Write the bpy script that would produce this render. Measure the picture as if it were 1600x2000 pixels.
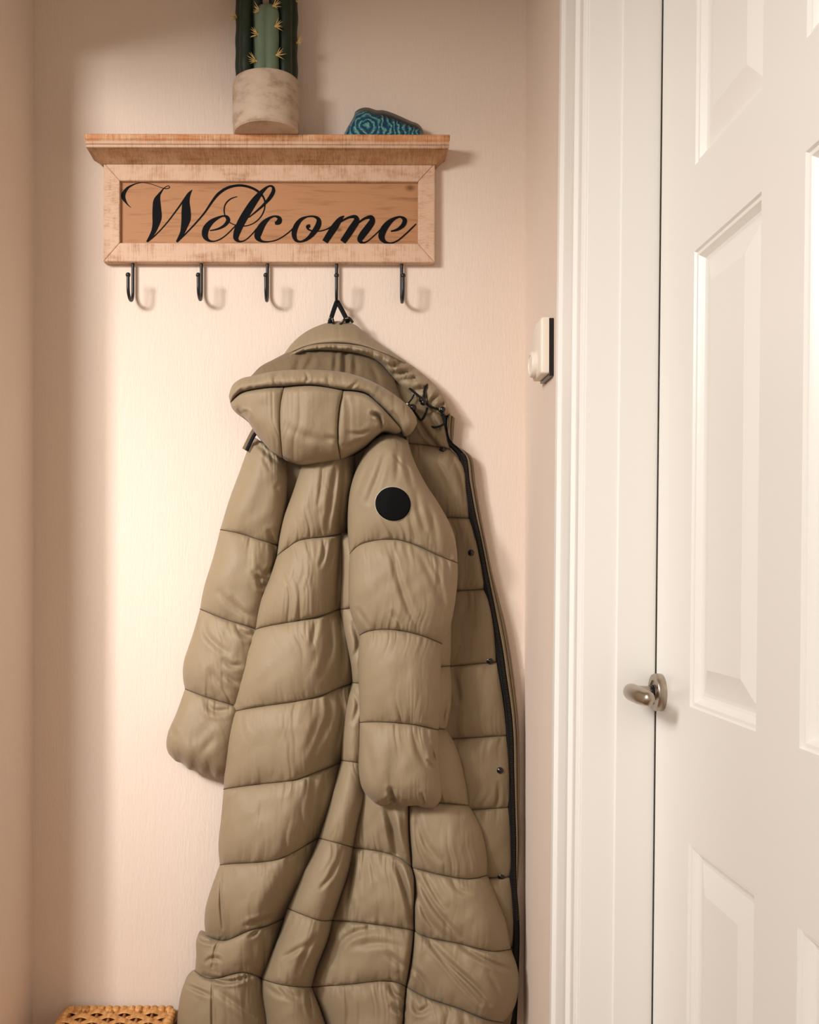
import bpy, math, random
import numpy as np
from mathutils import Vector, Matrix

# ------------------------------------------------------------------ scene, camera, light
for o in list(bpy.data.objects):
    bpy.data.objects.remove(o)
scene = bpy.context.scene
COL = scene.collection
EYE = 1.17            # camera height
WALL = 2.0            # distance camera -> back wall
F = 2000.0            # focal length in photo pixels
CX, CY = 656.0, 1120.0

cam_d = bpy.data.cameras.new('camera')
cam = bpy.data.objects.new('camera', cam_d)
COL.objects.link(cam)
cam_d.sensor_fit = 'HORIZONTAL'
cam_d.sensor_width = 36.0
cam_d.lens = 36.0 * F / 1600.0
cam_d.shift_x = (800 - CX) / 1600.0
cam_d.shift_y = (CY - 1000) / 1600.0
cam_d.clip_start = 0.05
cam.location = (0, 0, EYE)
cam.rotation_euler = (math.radians(90), math.radians(-0.15), 0)
scene.camera = cam

world = bpy.data.worlds.new('world')
scene.world = world
world.use_nodes = True
bg = world.node_tree.nodes['Background']
bg.inputs[0].default_value = (1.0, 0.90, 0.795, 1)
bg.inputs[1].default_value = 0.53

def area(name, loc, target, size, size_y, power, color):
    d = bpy.data.lights.new(name, 'AREA')
    d.shape = 'RECTANGLE'
    d.size, d.size_y, d.energy, d.color = size, size_y, power, color
    o = bpy.data.objects.new(name, d)
    COL.objects.link(o)
    o.location = loc
    o.rotation_euler = (Vector(target) - Vector(loc)).to_track_quat('-Z', 'Y').to_euler()
    return o
key = area('window_light', (-1.75, 0.05, 2.20), (-0.28, 2.0, 1.05), 0.20, 0.28, 3.3, (1.0, 0.97, 0.975))
key.data.spread = math.radians(46)
area('daylight_window', (-1.40, -0.02, 2.19), (0.1, 1.8, 1.15), 0.55, 0.5, 32, (1.0, 0.98, 0.96))

vs = scene.view_settings
vs.view_transform = 'Standard'
vs.look = 'None'
vs.gamma = 1.0
vs.use_curve_mapping = False
vs.exposure = 0.17

# ------------------------------------------------------------------ helpers
rng = np.random.default_rng(7)
random.seed(7)

def PX(px, py, w):
    """photo pixel + distance from the back wall -> world point(s)"""
    y = WALL - np.asarray(w, float)
    return np.stack([(np.asarray(px, float) - CX) * y / F, y + 0 * np.asarray(px, float),
                     EYE + (CY - np.asarray(py, float)) * y / F], -1)

def mesh(name, verts, faces, mat=None, parent=None, smooth=True):
    me = bpy.data.meshes.new(name)
    me.from_pydata([tuple(map(float, v)) for v in verts], [], [tuple(map(int, f)) for f in faces])
    if smooth:
        me.polygons.foreach_set('use_smooth', [True] * len(me.polygons))
    me.update()
    if mat:
        me.materials.append(mat)
    o = bpy.data.objects.new(name, me)
    COL.objects.link(o)
    if parent:
        attach(o, parent)
    return o

def attach(o, parent):
    o.parent = parent
    m = Matrix.Identity(4)
    p = parent
    chain = []
    while p is not None:
        chain.append(p)
        p = p.parent
    for p in reversed(chain):
        m = m @ p.matrix_parent_inverse @ p.matrix_basis
    o.matrix_parent_inverse = m.inverted()

def empty(name, loc, label, cat, group=None):
    o = bpy.data.objects.new(name, None)
    COL.objects.link(o)
    o.location = loc
    o.empty_display_size = 0.05
    tag(o, label, cat, group)
    return o

def tag(o, label, cat, group=None):
    o['label'] = label
    o['category'] = cat
    if group:
        o['group'] = group
    return o

def struct(o, label=None):
    o['kind'] = 'structure'
    if label:
        o['label'] = label
    return o

class MB:
    """collects simple solids into one mesh"""
    def __init__(s):
        s.v, s.f = [], []
    def add(s, v, f):
        n = len(s.v)
        s.v += [tuple(p) for p in v]
        s.f += [tuple(i + n for i in q) for q in f]
        return s
    def box(s, x0, x1, y0, y1, z0, z1):
        v = [(x, y, z) for x in (x0, x1) for y in (y0, y1) for z in (z0, z1)]
        return s.add(v, [(0, 1, 3, 2), (4, 6, 7, 5), (0, 4, 5, 1), (2, 3, 7, 6), (0, 2, 6, 4), (1, 5, 7, 3)])
    def prism(s, poly, a, b):
        """poly: list of 3D points (one end), b-a: offset vector"""
        n = len(poly)
        p0 = [tuple(np.add(p, a)) for p in poly]
        p1 = [tuple(np.add(p, b)) for p in poly]
        fs = [tuple(range(n - 1, -1, -1)), tuple(range(n, 2 * n))]
        fs += [(i, (i + 1) % n, n + (i + 1) % n, n + i) for i in range(n)]
        return s.add(p0 + p1, fs)
    def tube(s, path, r, n=10, cap=True, flat=1.0):
        path = np.asarray(path, float)
        m = len(path)
        r = np.broadcast_to(np.asarray(r, float), (m,))
        tang = np.gradient(path, axis=0)
        tang /= np.linalg.norm(tang, axis=1)[:, None] + 1e-12
        up = np.array([0, 1.0, 0]) if abs(tang[0][1]) < 0.9 else np.array([1.0, 0, 0])
        nrm = np.cross(tang[0], up); nrm /= np.linalg.norm(nrm)
        vs_ = []
        for i in range(m):
            nrm = nrm - tang[i] * np.dot(nrm, tang[i]); nrm /= np.linalg.norm(nrm) + 1e-12
            bi = np.cross(tang[i], nrm)
            for k in range(n):
                a = 2 * math.pi * k / n
                vs_.append(path[i] + r[i] * (math.cos(a) * nrm + flat * math.sin(a) * bi))
        fs = [(i * n + k, i * n + (k + 1) % n, (i + 1) * n + (k + 1) % n, (i + 1) * n + k)
              for i in range(m - 1) for k in range(n)]
        if cap:
            fs.append(tuple(range(n - 1, -1, -1)))
            fs.append(tuple((m - 1) * n + k for k in range(n)))
        return s.add(vs_, fs)
    def lathe(s, prof, center, n=48, axis='z', closed=True):
        c = np.asarray(center, float)
        vs_ = []
        for (r, h) in prof:
            for k in range(n):
                a = 2 * math.pi * k / n
                p = {'z': (r * math.cos(a), r * math.sin(a), h), 'x': (h, r * math.cos(a), r * math.sin(a)),
                     'y': (r * math.cos(a), h, r * math.sin(a))}[axis]
                vs_.append(c + p)
        m = len(prof)
        fs = [(i * n + k, i * n + (k + 1) % n, (i + 1) * n + (k + 1) % n, (i + 1) * n + k)
              for i in range(m - 1) for k in range(n)]
        if closed:
            fs.append(tuple(range(n - 1, -1, -1)))
            fs.append(tuple((m - 1) * n + k for k in range(n)))
        return s.add(vs_, fs)
    def sphere(s, c, r, n=14, m=9):
        prof = [(max(1e-5, r * math.sin(math.pi * i / m)), -r * math.cos(math.pi * i / m)) for i in range(m + 1)]
        return s.lathe(prof, c, n)
    def build(s, name, mat, parent=None, smooth=True, bevel=0.0, auto=None):
        o = mesh(name, s.v, s.f, mat, parent, smooth)
        fix_normals(o)
        if bevel:
            b = o.modifiers.new('bevel', 'BEVEL')
            b.width = bevel; b.segments = 2; b.limit_method = 'ANGLE'; b.angle_limit = math.radians(40)
        if auto is not None:
            sharp(o, auto)
        return o

import bmesh
def fix_normals(o):
    bm = bmesh.new(); bm.from_mesh(o.data)
    bmesh.ops.recalc_face_normals(bm, faces=bm.faces)
    bm.to_mesh(o.data); bm.free()
def sharp(o, deg):
    me = o.data
    me.set_sharp_from_angle(angle=math.radians(deg))

def spline(pts, n, closed=False):
    """smooth curve through points (any dimension), n samples even in arc length of the first two columns"""
    p = np.asarray(pts, float)
    if len(p) == 2:
        t = np.linspace(0, 1, n)[:, None]
        return p[0] * (1 - t) + p[1] * t
    d = np.sqrt(np.maximum(np.linalg.norm(np.diff(p[:, :2], axis=0), axis=1), 1e-6))
    t = np.concatenate([[0], np.cumsum(d)])
    m = np.zeros_like(p)
    for i in range(1, len(p) - 1):
        a = (p[i] - p[i - 1]) / (t[i] - t[i - 1]); b = (p[i + 1] - p[i]) / (t[i + 1] - t[i])
        h0, h1 = t[i] - t[i - 1], t[i + 1] - t[i]
        m[i] = (a * h1 + b * h0) / (h0 + h1)
    m[0] = 1.5 * (p[1] - p[0]) / (t[1] - t[0]) - 0.5 * m[1]
    m[-1] = 1.5 * (p[-1] - p[-2]) / (t[-1] - t[-2]) - 0.5 * m[-2]
    q = np.linspace(0, t[-1], max(8 * n, 200))
    i = np.clip(np.searchsorted(t, q, side='right') - 1, 0, len(p) - 2)
    h = (t[i + 1] - t[i])[:, None]
    s = ((q - t[i])[:, None]) / h
    c = ((2 * s**3 - 3 * s**2 + 1) * p[i] + (s**3 - 2 * s**2 + s) * h * m[i]
         + (-2 * s**3 + 3 * s**2) * p[i + 1] + (s**3 - s**2) * h * m[i + 1])
    L = np.concatenate([[0], np.cumsum(np.linalg.norm(np.diff(c[:, :2], axis=0), axis=1) + 1e-9)])
    g = np.linspace(0, L[-1], n)
    return np.stack([np.interp(g, L, c[:, k]) for k in range(c.shape[1])], -1)

_lat = rng.random((64, 64)) * 2 - 1
def vnoise(x, y, seed=0):
    x = np.asarray(x, float) + seed * 17.31; y = np.asarray(y, float) + seed * 9.77
    xi, yi = np.floor(x).astype(int), np.floor(y).astype(int)
    fx, fy = x - xi, y - yi
    fx = fx * fx * fx * (fx * (fx * 6 - 15) + 10); fy = fy * fy * fy * (fy * (fy * 6 - 15) + 10)
    g = lambda a, b: _lat[a % 64, b % 64]
    return (g(xi, yi) * (1 - fx) * (1 - fy) + g(xi + 1, yi) * fx * (1 - fy)
            + g(xi, yi + 1) * (1 - fx) * fy + g(xi + 1, yi + 1) * fx * fy)

# ------------------------------------------------------------------ materials
def srgb(r, g, b):
    f = lambda c: (c / 255 / 12.92) if c / 255 <= 0.04045 else ((c / 255 + 0.055) / 1.055) ** 2.4
    return (f(r), f(g), f(b), 1)

class Mat:
    def __init__(s, name, color, rough=0.5, metal=0.0, spec=0.5, sheen=0.0, coat=0.0):
        s.m = bpy.data.materials.new(name)
        s.m.use_nodes = True
        s.t = s.m.node_tree
        s.b = s.t.nodes['Principled BSDF']
        s.b.inputs['Base Color'].default_value = color
        s.b.inputs['Roughness'].default_value = rough
        s.b.inputs['Metallic'].default_value = metal
        s.b.inputs['Specular IOR Level'].default_value = spec
        s.b.inputs['Sheen Weight'].default_value = sheen
        s.b.inputs['Coat Weight'].default_value = coat
        s.tc = s.t.nodes.new('ShaderNodeTexCoord')
    def n(s, typ, **kw):
        nd = s.t.nodes.new(typ)
        for k, v in kw.items():
            setattr(nd, k, v)
        return nd
    def link(s, a, b):
        s.t.links.new(a, b)
    def noise(s, scale=(1, 1, 1), freq=10.0, detail=4.0, rough=0.55, dist=0.0):
        mp = s.n('ShaderNodeMapping')
        mp.inputs['Scale'].default_value = scale
        s.link(s.tc.outputs['Object'], mp.inputs['Vector'])
        nz = s.n('ShaderNodeTexNoise')
        nz.inputs['Scale'].default_value = freq
        nz.inputs['Detail'].default_value = detail
        nz.inputs['Roughness'].default_value = rough
        nz.inputs['Distortion'].default_value = dist
        s.link(mp.outputs[0], nz.inputs['Vector'])
        return nz.outputs['Fac']
    def ramp(s, fac, stops):
        r = s.n('ShaderNodeValToRGB')
        e = r.color_ramp.elements
        while len(e) < len(stops):
            e.new(0.5)
        for el, (p, c) in zip(e, stops):
            el.position = p
            el.color = c
        s.link(fac, r.inputs[0])
        return r.outputs[0]
    def mix(s, fac, a, b, mode='MIX'):
        m = s.n('ShaderNodeMix', data_type='RGBA', blend_type=mode)
        for val, idx in ((fac, 0), (a, 6), (b, 7)):
            if hasattr(val, 'is_output'):
                s.link(val, m.inputs[idx])
            else:
                m.inputs[idx].default_value = val
        return m.outputs[2]
    def math(s, op, a, b):
        m = s.n('ShaderNodeMath', operation=op)
        for i, v in enumerate((a, b)):
            if hasattr(v, 'is_output'):
                s.link(v, m.inputs[i])
            else:
                m.inputs[i].default_value = v
        return m.outputs[0]
    def color(s, out):
        s.link(out, s.b.inputs['Base Color'])
    def bump(s, height, strength=0.3, dist=0.001):
        b = s.n('ShaderNodeBump')
        b.inputs['Strength'].default_value = strength
        b.inputs['Distance'].default_value = dist
        s.link(height, b.inputs['Height'])
        s.link(b.outputs[0], s.b.inputs['Normal'])

G = lambda v: (v, v, v, 1)

def m_wall():
    k = Mat('wallpaper', srgb(222, 203, 184), 0.75, spec=0.25)
    a = k.noise((1, 1, 0.30), 260, 3, 0.6, 0.4)
    b = k.noise((1, 1, 0.16), 120, 3, 0.5, 0.8)
    h = k.math('ADD', a, b)
    k.color(k.mix(k.noise((1, 1, 0.5), 6, 3), srgb(226, 207, 190), srgb(230, 212, 196)))
    k.bump(h, 0.30, 0.0026)
    return k.m
def m_paint(name, c, rough=0.35):
    k = Mat(name, c, rough, spec=0.4)
    k.bump(k.noise((1, 1, 0.06), 120, 2), 0.10, 0.0006)
    return k.m
def m_fabric(name, c1, c2, rough=0.46):
    k = Mat(name, c1, rough, spec=0.30, sheen=0.10)
    k.b.inputs['Sheen Roughness'].default_value = 0.4
    k.color(k.mix(k.noise((1, 1, 1), 14, 4), c1, c2))
    k.bump(k.math('ADD', k.noise((1.6, 1, 0.8), 60, 5, 0.6, 1.2), k.math('MULTIPLY', k.noise((1, 1, 1), 900, 2), 0.10)), 0.22, 0.0035)
    return k.m
def m_wood(name, base, dark, light, saw=True, paint=0.5, vertical=False, knots=()):
    k = Mat(name, base, 0.62, spec=0.25)
    grain = k.noise((1.2, 14, 14) if not vertical else (14, 14, 1.2), 9, 6, 0.6, 0.5)
    col = k.ramp(grain, [(0.30, dark), (0.5, base), (0.72, base)])
    if paint > 0:
        sawn = k.noise((34, 3, 1.0) if not vertical else (4, 3, 26), 16, 4, 0.8, 0.2)
        patch = k.noise((1, 1, 1.6), 26, 5, 0.65)
        f = k.math('ADD', k.math('MULTIPLY', sawn, 0.75), k.math('MULTIPLY', patch, 0.55))
        fr = k.ramp(f, [(0.62 - 0.22 * paint, G(0)), (0.82 - 0.22 * paint, G(1))])
        fm = k.math('MULTIPLY', fr, 0.85)
        col = k.mix(fm, col, light)
        k.bump(k.math('ADD', sawn, grain), 0.35, 0.0012)
    else:
        k.bump(grain, 0.25, 0.0008)
    for (kx, ky, kr) in knots:
        vd = k.n('ShaderNodeVectorMath', operation='DISTANCE')
        mp = k.n('ShaderNodeMapping'); mp.inputs['Scale'].default_value = (0.75, 0.0, 1.2)
        k.link(k.tc.outputs['Object'], mp.inputs['Vector'])
        k.link(mp.outputs[0], vd.inputs[0])
        p = PX(kx, ky, 0.013)
        vd.inputs[1].default_value = (p[0] * 0.75, 0, p[2] * 1.2)
        dd = k.math('ADD', vd.outputs['Value'], k.math('MULTIPLY', k.noise((1, 1, 1), 90, 3), 0.004))
        kf = k.ramp(k.math('DIVIDE', dd, kr * 2), [(0.35, G(0.75)), (1.0, G(0))])
        col = k.mix(kf, col, srgb(92, 58, 34))
    k.color(col)
    return k.m

M = {}
M['wall'] = m_wall()
M['ceiling'] = m_paint('ceiling_paint', srgb(225, 218, 208), 0.8)
M['white'] = m_paint('white_gloss_paint', srgb(243, 240, 233), 0.32)
M['floor'] = m_wood('floor_wood', srgb(150, 110, 75), srgb(110, 76, 48), srgb(200, 170, 140), paint=0)
M['fabric'] = m_fabric('khaki_nylon', srgb(150, 132, 105), srgb(143, 125, 98), 0.56)
M['lining'] = m_fabric('shaded_khaki_lining', srgb(124, 106, 80), srgb(116, 99, 74), 0.6)  # same khaki cloth; the darker tone paints in the shade it hangs in
M['tape'] = m_fabric('brown_tape', srgb(118, 98, 72), srgb(104, 86, 62), 0.7)
M['thread'] = Mat('seam_shade_thread', srgb(66, 54, 38), 0.8, spec=0.1).m  # stitch thread, coloured dark to draw the crevice shade along the seams
M['black'] = Mat('black_fabric', srgb(15, 15, 16), 0.75, spec=0.2).m
k = Mat('rubber_patch', srgb(8, 8, 9), 0.75, spec=0.12)
k.bump(k.noise((1, 1, 30), 40, 2), 0.2, 0.0005)
M['patch'] = k.m
M['patch_rim'] = Mat('patch_edge', srgb(176, 168, 152), 0.6).m
M['gloss_black'] = Mat('black_plastic', srgb(12, 12, 13), 0.22, spec=0.5).m
M['iron'] = Mat('black_iron', srgb(20, 19, 18), 0.42, spec=0.5).m
M['zip_metal'] = Mat('dark_zip_metal', srgb(62, 56, 50), 0.35, metal=0.8).m
M['steel'] = None
k = Mat('satin_nickel', srgb(176, 164, 150), 0.33, metal=1.0)
k.bump(k.noise((1, 1, 1), 60, 3), 0.04, 0.0005)
M['steel'] = k.m
M['chrome'] = Mat('chrome', srgb(215, 215, 215), 0.12, metal=1.0).m
M['frame_wood'] = m_wood('whitewashed_wood', srgb(178, 134, 100), srgb(150, 106, 74), srgb(216, 184, 158), paint=0.62)
M['frame_wood_v'] = m_wood('whitewashed_wood_upright', srgb(188, 146, 112), srgb(150, 104, 74), srgb(214, 182, 156), paint=0.65, vertical=True)
M['shelf_wood'] = m_wood('worn_shelf_wood', srgb(194, 130, 80), srgb(148, 92, 54), srgb(222, 184, 148), paint=0.15)
M['crown_wood'] = m_wood('worn_crown_wood', srgb(164, 120, 80), srgb(130, 90, 56), srgb(196, 158, 122), paint=0.30)
M['panel_wood'] = m_wood('stained_panel_wood', srgb(176, 128, 90), srgb(148, 102, 68), srgb(200, 150, 100), paint=0, knots=((799, 367, .006), (660, 449, .004), (429, 468, .003)))
M['ink'] = Mat('black_lettering_paint', srgb(9, 9, 12), 0.7, spec=0.12).m
k = Mat('concrete_pot', srgb(186, 164, 142), 0.85, spec=0.15)
k.color(k.ramp(k.noise((1, 1, 2.2), 22, 6, 0.65), [(0.32, srgb(158, 134, 112)), (0.5, srgb(190, 168, 146)), (0.7, srgb(200, 180, 160))]))
k.bump(k.noise((1, 1, 1), 90, 5), 0.25, 0.0015)
M['pot'] = k.m
M['soil'] = Mat('dark_soil', srgb(46, 36, 28), 0.95).m
def m_cactus(name, c1, c2):
    k = Mat(name, c1, 0.45, spec=0.4)
    k.color(k.mix(k.noise((1, 1, 1), 30, 4), c1, c2))
    k.bump(k.noise((1, 1, 0.4), 70, 4), 0.2, 0.001)
    return k.m
M['cactus_dark'] = m_cactus('dark_cactus_skin', srgb(34, 48, 32), srgb(24, 36, 26))
M['cactus_pale'] = m_cactus('pale_cactus_skin', srgb(112, 128, 104), srgb(92, 110, 88))
M['spine'] = Mat('straw_spine', srgb(216, 182, 116), 0.6).m
def m_stone():
    k = Mat('painted_stone', srgb(30, 60, 70), 0.4, spec=0.35, coat=0.05)
    mp = k.n('ShaderNodeMapping')
    c = PX(716, 249, 0.06)
    k.link(k.tc.outputs['Object'], mp.inputs['Vector'])
    mp.inputs['Location'].default_value = tuple(-c)
    wv = k.n('ShaderNodeTexWave', wave_type='RINGS', rings_direction='Y')
    wv.inputs['Scale'].default_value = 34
    wv.inputs['Distortion'].default_value = 9.0
    wv.inputs['Detail'].default_value = 3
    wv.inputs['Detail Scale'].default_value = 1.6
    k.link(mp.outputs[0], wv.inputs['Vector'])
    w = wv.outputs['Fac']
    fine = k.noise((1, 1, 1.6), 150, 3, 0.6, 2.5)
    f = k.math('ADD', k.math('MULTIPLY', w, 0.36), k.math('MULTIPLY', fine, 0.78))
    col = k.ramp(f, [(0.25, srgb(16, 28, 50)), (0.48, srgb(20, 62, 92)), (0.63, srgb(34, 100, 112)),
                     (0.74, srgb(84, 146, 132)), (0.90, srgb(176, 196, 196))])
    edge = k.ramp(k.math('ADD', k.n_sep(), k.math('MULTIPLY', k.noise((1, 1, 1), 60, 3), 0.012)),
                  [(0.0, G(0)), (1.0, G(1))])
    k.color(k.mix(edge, col, srgb(24, 24, 24)))
    k.bump(fine, 0.2, 0.001)
    return k.m
def _n_sep(k):
    # unpainted dark crust along the sloping upper edge of the stone
    sp = k.n('ShaderNodeSeparateXYZ')
    k.link(k.tc.outputs['Object'], sp.inputs[0])
    a = PX(720, 214, 0.05); b = PX(822, 252, 0.05)
    sl = (b[2] - a[2]) / (b[0] - a[0])
    line = k.math('ADD', k.math('MULTIPLY', sp.outputs[0], sl), float(a[2] - sl * a[0] - 0.012))
    d = k.math('SUBTRACT', sp.outputs[2], line)
    return k.math('MULTIPLY', d, 110.0)
Mat.n_sep = _n_sep
M['stone'] = m_stone()
M['plastic'] = Mat('cream_plastic', srgb(236, 224, 208), 0.4, spec=0.4).m
k = Mat('rattan', srgb(200, 146, 84), 0.5, spec=0.35)
k.color(k.ramp(k.noise((30, 6, 30), 5, 4), [(0.3, srgb(160, 104, 52)), (0.55, srgb(206, 150, 88)), (0.75, srgb(224, 176, 116))]))
M['rattan'] = k.m

# ------------------------------------------------------------------ the room
LX, RX = -0.590, 0.369          # alcove side walls
CEIL = 2.46
DOORX = 0.459                   # face of the closed door in the right wall
JY = 1.470                      # far jamb face
FRONT = -1.2                    # room goes on behind the camera

struct(MB().box(-3.2, 1.2, FRONT, 2.12, -0.05, 0).build('floor', M['floor'], smooth=False), 'wooden hallway floor')
struct(MB().box(-3.2, 1.2, FRONT, 2.12, CEIL, CEIL + 0.05).build('ceiling', M['ceiling'], smooth=False), 'pale flat ceiling')
struct(MB().box(LX - 0.12, RX + 0.30, WALL, WALL + 0.1, 0, CEIL).build('wall_back', M['wall'], smooth=False), 'beige textured back wall')
LEND = 1.775
b = MB().box(LX - 0.12, LX, LEND, WALL, 0, CEIL)
b.box(LX - 0.12, LX, FRONT, LEND, 2.17, CEIL)
struct(b.build('wall_left', M['wall'], smooth=False), 'beige left wall with an opening')
CASF, CASN = 1.640, 1.478       # casing far / near edge along the right wall

TL = math.tan(math.radians(0.45))
def lean(o):
    """the old door frame stands a little out of plumb"""
    for v in o.data.vertices:
        v.co.x += (v.co.z - EYE) * TL
    o.data.update()
    return o

b = MB().box(RX, RX + 0.3, CASN + 0.02, WALL, 0, CEIL)
b.box(RX, RX + 0.3, FRONT, CASN + 0.02, 2.10, CEIL)
b.box(RX, RX + 0.3, FRONT, 0.62, 0, CEIL)
struct(b.build('wall_right', M['wall'], smooth=False), 'beige right wall around the door')

# architrave on the wall face (profile in plan, extruded upward)
def profile_extrude(name, poly, z0, z1, mat, parent=None):
    b = MB()
    b.prism([(x, y, 0) for x, y in poly], (0, 0, z0), (0, 0, z1))
    return b.build(name, mat, parent, smooth=False)
c0 = RX - 0.020
prof = [(RX + 0.01, CASF), (RX - 0.013, CASF), (c0 - 0.001, CASF - 0.006), (c0 - 0.001, CASF - 0.020), (c0 + 0.004, CASF - 0.028), (c0 + 0.008, CASF - 0.075),
        (c0 + 0.003, CASF - 0.083), (c0 + 0.003, CASF - 0.100), (c0 + 0.008, CASF - 0.106), (c0 + 0.008, CASF - 0.128), (c0 + 0.004, CASN + 0.016),
        (c0 + 0.0015, CASN + 0.006), (c0 + 0.004, CASN), (c0 + 0.02, CASN - 0.002), (RX + 0.02, CASN + 0.01)]
o = profile_extrude('trim_1', prof, 0, 2.16, M['white'])
struct(lean(o), 'white moulded door architrave')
nl = MB().sphere((RX - 0.0125, 1.560, EYE - (1917 - CY) * 1.558 / F), 0.0022, 10, 6).build('nail_hole', M['soil'], o)
lean(nl)
# jamb lining and stop facing the camera
b = MB().box(c0 + 0.006, DOORX - 0.0006, JY, JY + 0.05, 0, 2.10)
struct(lean(b.build('trim_2', M['white'], smooth=False, bevel=0.0015)), 'white door jamb lining')
b = MB().box(0.403, DOORX - 0.0006, JY - 0.006, JY + 0.001, 0, 2.10)
struct(lean(b.build('trim_3', M['white'], smooth=False, bevel=0.001)), 'white door stop strip on the jamb')
# the door leaf: six moulded panels
DY0, DY1 = JY - 0.010, 0.66      # latch edge, hinge edge
cols = [(JY - 0.147, JY - 0.147 - 0.209), (1.010, 0.800)]
rows = [(EYE + 0.529, EYE + 0.79), (EYE - 0.171, EYE + 0.417), (0.20, EYE - 0.347)]
zb, zt = 0.01, 2.05
ys = [DY0, cols[0][0], cols[0][1], cols[1][0], cols[1][1], DY1]
zs = [zb, rows[2][0], rows[2][1], rows[1][0], rows[1][1], rows[0][0], rows[0][1], zt]
b = MB()
for i in range(5):
    for j in range(7):
        if i in (1, 3) and j in (1, 3, 5):
            continue
        b.add([(DOORX, ys[i], zs[j]), (DOORX, ys[i + 1], zs[j]), (DOORX, ys[i + 1], zs[j + 1]), (DOORX, ys[i], zs[j + 1])], [(0, 1, 2, 3)])
t = 0.038
b.add([(DOORX, DY0, zb), (DOORX + t, DY0, zb), (DOORX + t, DY0, zt), (DOORX, DY0, zt)], [(0, 1, 2, 3)])
b.add([(DOORX, DY1, zb), (DOORX + t, DY1, zb), (DOORX + t, DY1, zt), (DOORX, DY1, zt)], [(0, 3, 2, 1)])
b.add([(DOORX + t, DY0, zb), (DOORX + t, DY1, zb), (DOORX + t, DY1, zt), (DOORX + t, DY0, zt)], [(0, 1, 2, 3)])
b.add([(DOORX, DY0, zt), (DOORX + t, DY0, zt), (DOORX + t, DY1, zt), (DOORX, DY1, zt)], [(0, 1, 2, 3)])
door = struct(lean(b.build('door_1', M['white'], smooth=False)), 'white six-panel door with a lever handle')
steps = [(0, 0), (0.002, 0.003), (0.006, 0.0035), (0.008, 0.006), (0.012, 0.0105), (0.016, 0.012), (0.020, 0.012), (0.022, 0.0115), (0.052, 0.003), (0.055, 0.003)]
for (ya, yb) in cols:
    for (za, zc) in rows:
        b = MB(); v = []; f = []
        for (ins, dep) in steps:
            v += [(DOORX + dep, ya - ins, za + ins), (DOORX + dep, yb + ins, za + ins), (DOORX + dep, yb + ins, zc - ins), (DOORX + dep, ya - ins, zc - ins)]
        for r_ in range(len(steps) - 1):
            for q in range(4):
                f.append((4 * r_ + q, 4 * r_ + (q + 1) % 4, 4 * r_ + 4 + (q + 1) % 4, 4 * r_ + 4 + q))
        n = 4 * (len(steps) - 1)
        f.append((n, n + 1, n + 2, n + 3))
        b.add(v, f)
        lean(b.build('door_panel', M['white'], door, smooth=False))
# far reveal edge strip behind the door gap
struct(lean(MB().box(DOORX + 0.006, RX + 0.15, JY - 0.004, JY + 0.05, 0, 2.10).build('trim_4', M['white'], smooth=False)), 'white rebate behind the door edge')

# lever handle (on the door)
hy, hz = 1.437, EYE - 0.1655
hx = DOORX + (hz - EYE) * TL
b = MB().lathe([(0.001, 0.0), (0.0255, 0.0), (0.0262, -0.0015), (0.0262, -0.0095), (0.0250, -0.0115), (0.017, -0.0118), (0.0165, -0.0095), (0.011, -0.0095), (0.0105, -0.012), (0.001, -0.012)], (hx, hy, hz), 56, 'x')
handle = b.build('handle_rose', M['steel'], door)
sharp(handle, 35)
handle['label'] = 'satin nickel handle rose'
path = spline([(hx - 0.010, hy, hz), (hx - 0.024, hy, hz + 0.000), (hx - 0.040, hy - 0.003, hz + 0.001), (hx - 0.049, hy - 0.016, hz + 0.003), (hx - 0.052, hy - 0.040, hz + 0.004), (hx - 0.051, hy - 0.075, hz + 0.003), (hx - 0.046, hy - 0.104, hz + 0.002)], 40)
rad = np.interp(np.linspace(0, 1, 40), [0, 0.15, 0.35, 0.5, 0.8, 0.96, 0.99, 1], [0.0088, 0.0088, 0.0105, 0.0120, 0.0115, 0.0095, 0.006, 0.001])
b = MB().tube(path, rad, 20, True, 0.85)
lv = b.build('lever', M['steel'], door)
lv['label'] = 'satin nickel curved lever'
b = MB().lathe([(0.0098, -0.0095), (0.0102, -0.0105), (0.0102, -0.0165), (0.0098, -0.017)], (hx, hy, hz), 32, 'x')
b.build('lever_collar', M['gloss_black'], handle)

# ------------------------------------------------------------------ thermostat on the right wall
ty0, ty1 = 1.735, 1.815
tz0, tz1 = EYE + (CY - 728) * ty0 / F, EYE + (CY - 617) * ty0 / F
th = empty('thermostat', (RX, (ty0 + ty1) / 2, tz0), 'cream plastic thermostat box with a round dial on the narrow right wall', 'thermostat')
MB().box(RX - 0.0085, RX, ty0 + 0.001, ty1 - 0.004, tz0 - 0.004, tz1 - 0.002).build('back_plate', M['gloss_black'], th, smooth=False, bevel=0.001)
def rrect(y0, y1, z0, z1, rads, n=8):
    out = []
    cs = [((y0, z0), (1, 1), math.pi), ((y1, z0), (-1, 1), 1.5 * math.pi), ((y1, z1), (-1, -1), 0), ((y0, z1), (1, -1), 0.5 * math.pi)]
    for ((cy, cz), (sy, sz), a0), r in zip(cs, rads):
        for i in range(n + 1):
            a = a0 + 0.5 * math.pi * i / n
            out.append((cy + sy * r + r * math.cos(a), cz + sz * r + r * math.sin(a)))
    return out
layers = [(RX - 0.0085, 0.0), (RX - 0.019, 0.0), (RX - 0.0215, 0.0015), (RX - 0.0228, 0.005)]
v = []; f = []
for (x, ins) in layers:
    ring = rrect(ty0 + ins, ty1 - ins, tz0 + ins, tz1 - ins, (0.004, 0.006, 0.030, 0.004))
    n = len(ring)
    v += [(x, y, z) for y, z in ring]
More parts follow.
